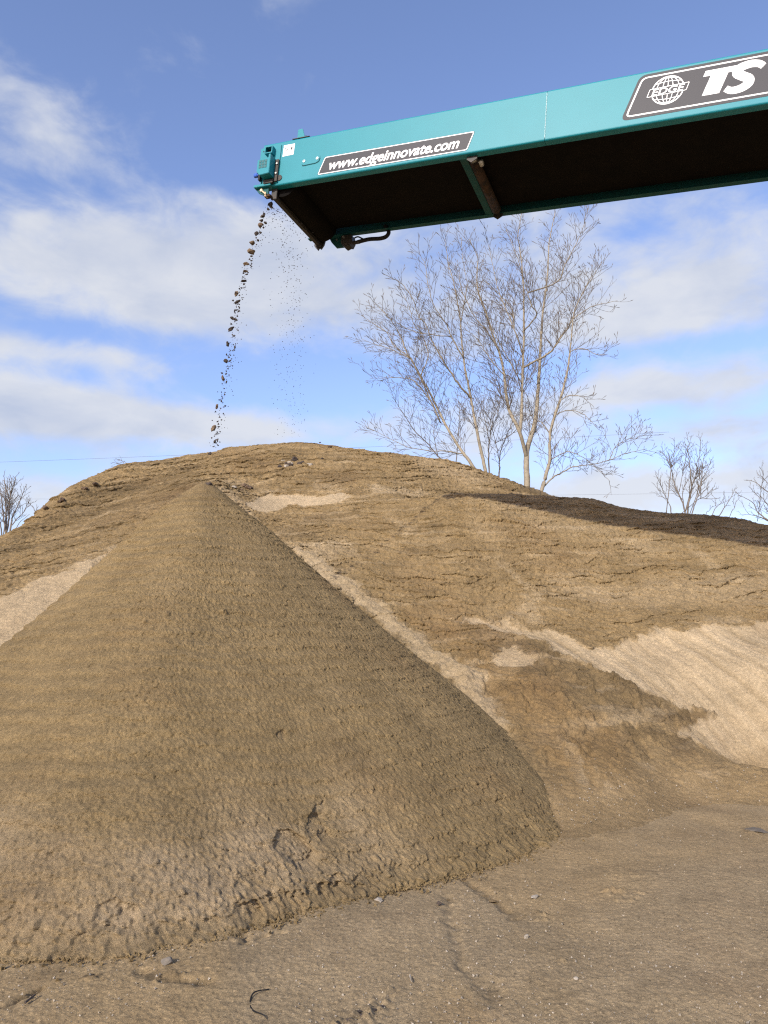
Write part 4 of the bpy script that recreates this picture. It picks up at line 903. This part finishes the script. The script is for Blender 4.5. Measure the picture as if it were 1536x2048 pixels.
def tree(name, label, limbs, Y0, seed, barkm, side_len=1.9, group=None, base_xy=None, start_side=.18, dense=1.0, buds=True, twig_lift=.5):
    """limbs: (polyline in the enlarged photo, radius at start, radius at end). The first limb's foot runs on to the ground behind the pile."""
    r_ = random.Random(seed); bt, bc = bmesh.new(), bmesh.new(); TW[0] = .86 if Y0 < 29 else 1.25; kr = .74 if Y0 < 29 else 1.0
    first = None
    for i, (L, r0, r1) in enumerate(limbs):
        P_ = ztree(L, Y0, seed * 31 + i)
        if i == 0:
            f = P_[0]; first = f; dirn = (P_[0] - P_[1]).normalized(); g = Vector((f.x + dirn.x * 3.0, f.y, -.05)); h = f + dirn * (f.z * .3); h.y = f.y
            P_ = [g, h.lerp(g, .45) + Vector((dirn.x * .35, 0, 0)), h] + P_
        else:
            near_ = min(allp, key=lambda q: (q - P_[0]).length)
            if (near_ - P_[0]).length < (.8 if Y0 < 29 else .10): P_[0] = near_
            else: P_ = [P_[0] + (P_[0] - P_[1]).normalized() * 1.6 + Vector((0, 0, -.5))] + P_      # a stem of its own, rooted behind the pile
        Q = grow(bt, P_, kr * r0 * (1.35 if i == 0 else 1), kr * r1, 9 if r0 > .06 else 6, r_, .004 if r0 > .06 else .007)
        allp = Q if i == 0 else allp + Q
        vis = [q for q in Q if q.z > first.z + .15]
        acc = 0; side = 1
        for a, b in zip(vis[:-1], vis[1:]):
            seg = (b - a).length; acc += seg
            frac = vis.index(b) / len(vis)
            while acc > .17 / dense and frac > start_side:
                acc -= .17 / dense * r_.uniform(.8, 1.3)
                dd = (b - a).normalized(); ax = dd.cross(Vector((r_.gauss(0, .4), 1, r_.gauss(0, .3)))).normalized() * side; side = -side
                nd = dd * r_.uniform(.75, 1.05) + ax * r_.uniform(.45, .8) + Vector((0, r_.gauss(0, .5), .1))
                ln = side_len * r_.uniform(.35, 1.0) * (1.0 - .62 * frac)
                sprout(bc, a.lerp(b, r_.random()), nd, ln, .0112 * min(1.2, .55 + ln * .35), 0 if ln > .75 else 1, r_, twig_lift, buds)
    f = first; ob = empty(name, (f.x, f.y, 0)); tag(ob, label, 'tree', group)
    for n_, b_, m_ in (('trunk', bt, barkm), ('crown', bc, M_twig)):
        o = bm_obj(n_, b_, m_, None, n_ == 'trunk'); o.parent = ob; o.matrix_parent_inverse = Matrix.Translation((-f.x, -f.y, 0))
    return ob
GT = 'bare trees behind the pile'
tree('bare_tree', 'tallest bare tree with thick pale trunk forking just above the pile', [
    ([(907, 1455), (904, 1370), (905, 1290), (925, 1215), (945, 1150), (956, 1070), (962, 990), (968, 900), (972, 830), (978, 720), (985, 600), (1000, 480), (1010, 400), (1018, 250), (1022, 200), (1050, 60)], .125, .016),
    ([(905, 1285), (870, 1190), (830, 1110), (810, 1060), (798, 980), (790, 900), (770, 800), (745, 730), (715, 640), (690, 560), (660, 480), (650, 420), (652, 340), (655, 300), (635, 250), (610, 200)], .085, .012),
    ([(878, 1200), (878, 1100), (880, 1000), (885, 860), (890, 700), (890, 580), (890, 480), (884, 400), (880, 330), (868, 240), (860, 180), (880, 60)], .078, .013),
    ([(974, 840), (1010, 790), (1050, 750), (1090, 690), (1120, 650), (1145, 590), (1160, 540), (1200, 460), (1240, 400), (1290, 320)], .050, .010),
    ([(985, 650), (955, 590), (930, 540), (905, 460), (885, 400), (860, 300), (800, 150)], .036, .009),
    ([(1005, 490), (1060, 420), (1100, 330), (1150, 240), (1190, 150), (1220, 40)], .034, .009),
    ([(745, 735), (690, 660), (640, 600), (600, 520), (570, 460), (560, 380)], .032, .009),
    ([(790, 900), (730, 830), (690, 770), (640, 700), (560, 640)], .028, .009),
    ([(888, 760), (840, 660), (800, 560), (765, 480), (745, 400), (725, 300), (705, 215)], .034, .009),
    ([(882, 930), (820, 830), (770, 740), (720, 640), (690, 560), (650, 470)], .030, .008),
    ([(884, 640), (830, 560), (780, 500), (720, 440), (680, 410)], .028, .009)], 23.0, 3, M_bark, 1.9, GT)
tree('bare_tree', 'right leaning bare tree with one long low branch reaching right over the pile', [
    ([(985, 1475), (1005, 1400), (1022, 1330), (1025, 1200), (1050, 1100), (1080, 1010), (1100, 930), (1115, 870), (1125, 790), (1132, 720), (1140, 640), (1152, 560), (1200, 460), (1235, 390), (1262, 330)], .075, .010),
    ([(990, 1470), (1040, 1420), (1080, 1400), (1130, 1370), (1180, 1360), (1260, 1350), (1330, 1330), (1420, 1295), (1520, 1275)], .034, .008),
    ([(1330, 1330), (1355, 1270), (1390, 1240), (1450, 1215), (1510, 1205)], .016, .006),
    ([(1022, 1195), (990, 1150), (960, 1125), (900, 1090)], .022, .008),
    ([(1075, 1020), (1130, 1000), (1190, 1010), (1250, 1060)], .022, .007), ([(1060, 1090), (1120, 1075), (1200, 1100), (1260, 1160)], .022, .007),
    ([(1030, 1330), (1110, 1290), (1180, 1310), (1260, 1370), (1330, 1440)], .022, .007),
    ([(1130, 760), (1190, 760), (1260, 790), (1320, 790)], .022, .007), ([(1150, 570), (1230, 550), (1300, 530), (1370, 515)], .022, .007)], 22.0, 5, M_bark, 1.5, GT, None, .05)
tree('bare_tree', 'left leaning bare tree with long sweep of branches towards the falling sand', [
    ([(625, 1360), (590, 1310), (555, 1260), (500, 1170), (460, 1090), (430, 1030), (400, 970), (372, 920), (345, 870), (310, 815), (270, 780), (220, 740), (190, 680), (130, 640), (60, 590)], .070, .009),
    ([(335, 855), (290, 780), (260, 700), (220, 630), (180, 580), (140, 540), (95, 490)], .036, .008),
    ([(420, 1010), (330, 930), (260, 910), (180, 910), (100, 915)], .026, .007),
    ([(580, 1290), (480, 1285), (420, 1285), (300, 1265), (240, 1240), (180, 1210), (75, 1155)], .026, .007),
    ([(370, 915), (400, 800), (370, 690), (330, 640), (300, 540), (250, 440)], .030, .008),
    ([(300, 810), (200, 760), (130, 740), (60, 710)], .024, .007)], 23.5, 7, M_bark, 1.7, GT, None, .05)
tree('bare_tree', 'slender upright bare tree with grey trunk between the left leaning and forked trees', [
    ([(692, 1378), (672, 1290), (655, 1210), (640, 1130), (625, 1050), (608, 960), (590, 870), (578, 780), (570, 700), (565, 610), (550, 520), (530, 420), (505, 330), (495, 260), (485, 200)], .070, .009),
    ([(615, 1015), (570, 960), (520, 890), (475, 820), (440, 760), (415, 710), (390, 640), (350, 590), (320, 500), (265, 430), (215, 400), (165, 375)], .046, .009),
    ([(570, 790), (520, 700), (490, 630), (430, 540), (400, 440), (385, 330), (345, 260)], .036, .008),
    ([(565, 600), (590, 500), (600, 420), (580, 320), (570, 190)], .024, .008),
    ([(440, 750), (350, 680), (260, 640), (200, 590)], .024, .007)], 23.2, 11, M_bark, 1.7, GT, None, .15)
tree('bare_tree', 'thin dark stemmed bare tree in the gap left of the forked trunk', [
    ([(712, 1385), (710, 1310), (712, 1240), (725, 1160), (742, 1090), (780, 1000), (825, 905)], .045, .008),
    ([(712, 1240), (690, 1120), (660, 1020), (620, 960)], .022, .007), ([(720, 1190), (760, 1080), (770, 980), (740, 900), (715, 860)], .022, .007)], 26.0, 13, M_bark_dark, 1.3, GT, None, .05)
tree('bare_tree', 'dark bushy bare tree directly left of the forked pale trunk foot', [
    ([(765, 1395), (764, 1340), (770, 1290), (800, 1210), (830, 1140), (850, 1060), (868, 980)], .045, .008),
    ([(768, 1300), (740, 1220), (720, 1130), (735, 1040)], .022, .007), ([(790, 1240), (850, 1180), (900, 1090)], .020, .007)], 26.5, 17, M_bark_dark, 1.2, GT, None, .05)
tree('bare_tree', 'thin dark bare tree rising left behind the top of the pile', [
    ([(450, 1310), (400, 1250), (330, 1180), (285, 1110), (250, 1060), (215, 990), (190, 930)], .035, .007),
    ([(440, 1300), (430, 1200), (440, 1100), (420, 1030)], .022, .007), ([(560, 1330), (555, 1200), (560, 1080), (550, 980)], .030, .007)], 27.0, 19, M_bark_dark, 1.4, GT, None, .05)
def zr(X, Y): return ((1236 + X / 5.12 - 700) * 2.56, (840 + Y / 5.12 - 400) * 2.56)
def zl(X, Y): return ((X / 5.12 - 700) * 2.56, (880 + Y / 5.12 - 400) * 2.56)
def Lr(*q): return [zr(*p) for p in q]
def Ll(*q): return [zl(*p) for p in q]
tree('bare_tree', 'small many stemmed bare tree alone behind the shaded right ridge', [
    (Lr((712, 960), (720, 880), (740, 780), (755, 690), (745, 560), (730, 420), (710, 310), (640, 240)), .050, .009),
    (Lr((690, 950), (650, 820), (590, 690), (560, 590), (545, 500), (500, 390), (430, 310)), .045, .009), (Lr((545, 500), (565, 380), (575, 330), (610, 240)), .022, .008),
    (Lr((755, 690), (800, 570), (820, 480), (840, 330), (848, 170)), .032, .009), (Lr((760, 950), (800, 830), (850, 680), (860, 560), (870, 430), (910, 290)), .036, .009), (Lr((850, 640), (900, 540), (960, 400)), .022, .008),
    (Lr((545, 940), (530, 870), (480, 770), (430, 650), (390, 560)), .030, .008), (Lr((712, 310), (750, 180)), .016, .007), (Lr((690, 940), (660, 740), (700, 640)), .020, .007), (Lr((800, 830), (900, 780), (990, 680)), .020, .007)],
    34.0, 23, M_bark_dark, 1.1, 'small bare trees along the right ridge', None, .2, 1.1, False)
tree('bare_shrub', 'low bare shrub right of the lone small tree on the right ridge', [
    (Lr((1045, 970), (1080, 910), (1130, 840), (1180, 750), (1200, 690)), .028, .008), (Lr((970, 960), (1010, 890), (1060, 840), (1090, 770)), .024, .008), (Lr((1150, 970), (1190, 900), (1210, 820)), .020, .008), (Lr((900, 960), (930, 930), (970, 880)), .018, .007)],
    34.5, 29, M_bark_dark, .8, 'small bare trees along the right ridge', None, .2, .7, False)
tree('bare_tree', 'bare tree leaning in from the right edge with arching dark boughs', [
    (Lr((1640, 1120), (1560, 1050), (1500, 1000), (1420, 930), (1400, 870), (1330, 810), (1230, 770)), .050, .008), (Lr((1640, 1000), (1560, 900), (1480, 800), (1420, 740)), .040, .008), (Lr((1640, 860), (1560, 760), (1470, 690), (1390, 630), (1310, 610)), .038, .008),
    (Lr((1600, 720), (1540, 650), (1480, 590), (1420, 540)), .026, .008), (Lr((1540, 1040), (1440, 990), (1340, 960), (1290, 890)), .026, .007), (Lr((1480, 610), (1490, 560), (1485, 510)), .014, .007), (Lr((1640, 930), (1540, 940), (1500, 870)), .022, .008)],
    33.0, 31, M_bark_dark, 1.0, 'small bare trees along the right ridge', None, .05, .5, False)
tree('bare_tree', 'many stemmed bare tree at the left edge behind the pile shoulder', [
    (Ll((60, 960), (65, 850), (62, 700), (60, 560), (50, 450), (40, 370)), .050, .009), (Ll((75, 950), (90, 800), (95, 640), (120, 520), (150, 440), (160, 370)), .045, .009), (Ll((110, 900), (130, 780), (180, 680), (220, 580), (260, 470)), .042, .009), (Ll((50, 960), (40, 820), (20, 640), (5, 500)), .040, .009),
    (Ll((20, 990), (0, 850), (-30, 700), (-50, 560)), .040, .009), (Ll((130, 880), (180, 800), (240, 740), (290, 640)), .026, .008), (Ll((95, 700), (110, 560), (120, 380)), .024, .008), (Ll((62, 760), (80, 620), (75, 430)), .024, .008)],
    30.0, 37, M_bark_dark, .9, None, None, .2, 1.6, False)
tree('bare_shrub', 'low bare shrub at the foot of the left edge tree', [
    (Ll((370, 790), (350, 710), (310, 660), (280, 630)), .022, .007), (Ll((180, 880), (230, 820), (300, 760)), .018, .007), (Ll((380, 770), (375, 720), (390, 680)), .016, .007)], 30.0, 41, M_bark_dark, .6, None, None, .1, .8, False)
tree('fallen_branch', 'wispy bare branch sticking out sideways over the left slope of the pile', [
    (Ll((1420, 305), (1380, 298), (1330, 308), (1280, 270), (1220, 240), (1130, 235)), .022, .006), (Ll((1320, 310), (1260, 320), (1200, 320), (1150, 325)), .014, .006), (Ll((1300, 290), (1250, 210), (1180, 190)), .014, .006), (Ll((1280, 275), (1200, 280), (1140, 270)), .012, .006), (Ll((1310, 295), (1290, 240), (1270, 210)), .012, .006)],
    24.0, 43, M_bark_dark, .45, None, None, .1, 1.4, False, .1)
# distant power cables
def cable(p0, p1, sag, r, label):
    a, b = Vector(p0), Vector(p1); bm = bmesh.new(); P_ = [a.lerp(b, k / 40) - Vector((0, 0, sag * 4 * (k / 40) * (1 - k / 40))) for k in range(41)]
    tube_pts(bm, P_, [r] * 41, 5); o = bm_obj('power_cable', bm, M_cable); tag(o, label, 'power cable', 'power cables far behind the piles')
a, b = Vector(at(0, 915, 60)), Vector(at(420, 899, 60)); d = (b - a); cable(a - d * 2.5, b + d * 2.2, .4, .009, 'upper thin power cable crossing the sky above the left slope')
a, b = Vector(at(60, 990, 70)), Vector(at(1536, 977, 70)); d = (b - a); cable(a - d * .5, b + d * .4, .5, .008, 'lower thin power cable close to the skyline')
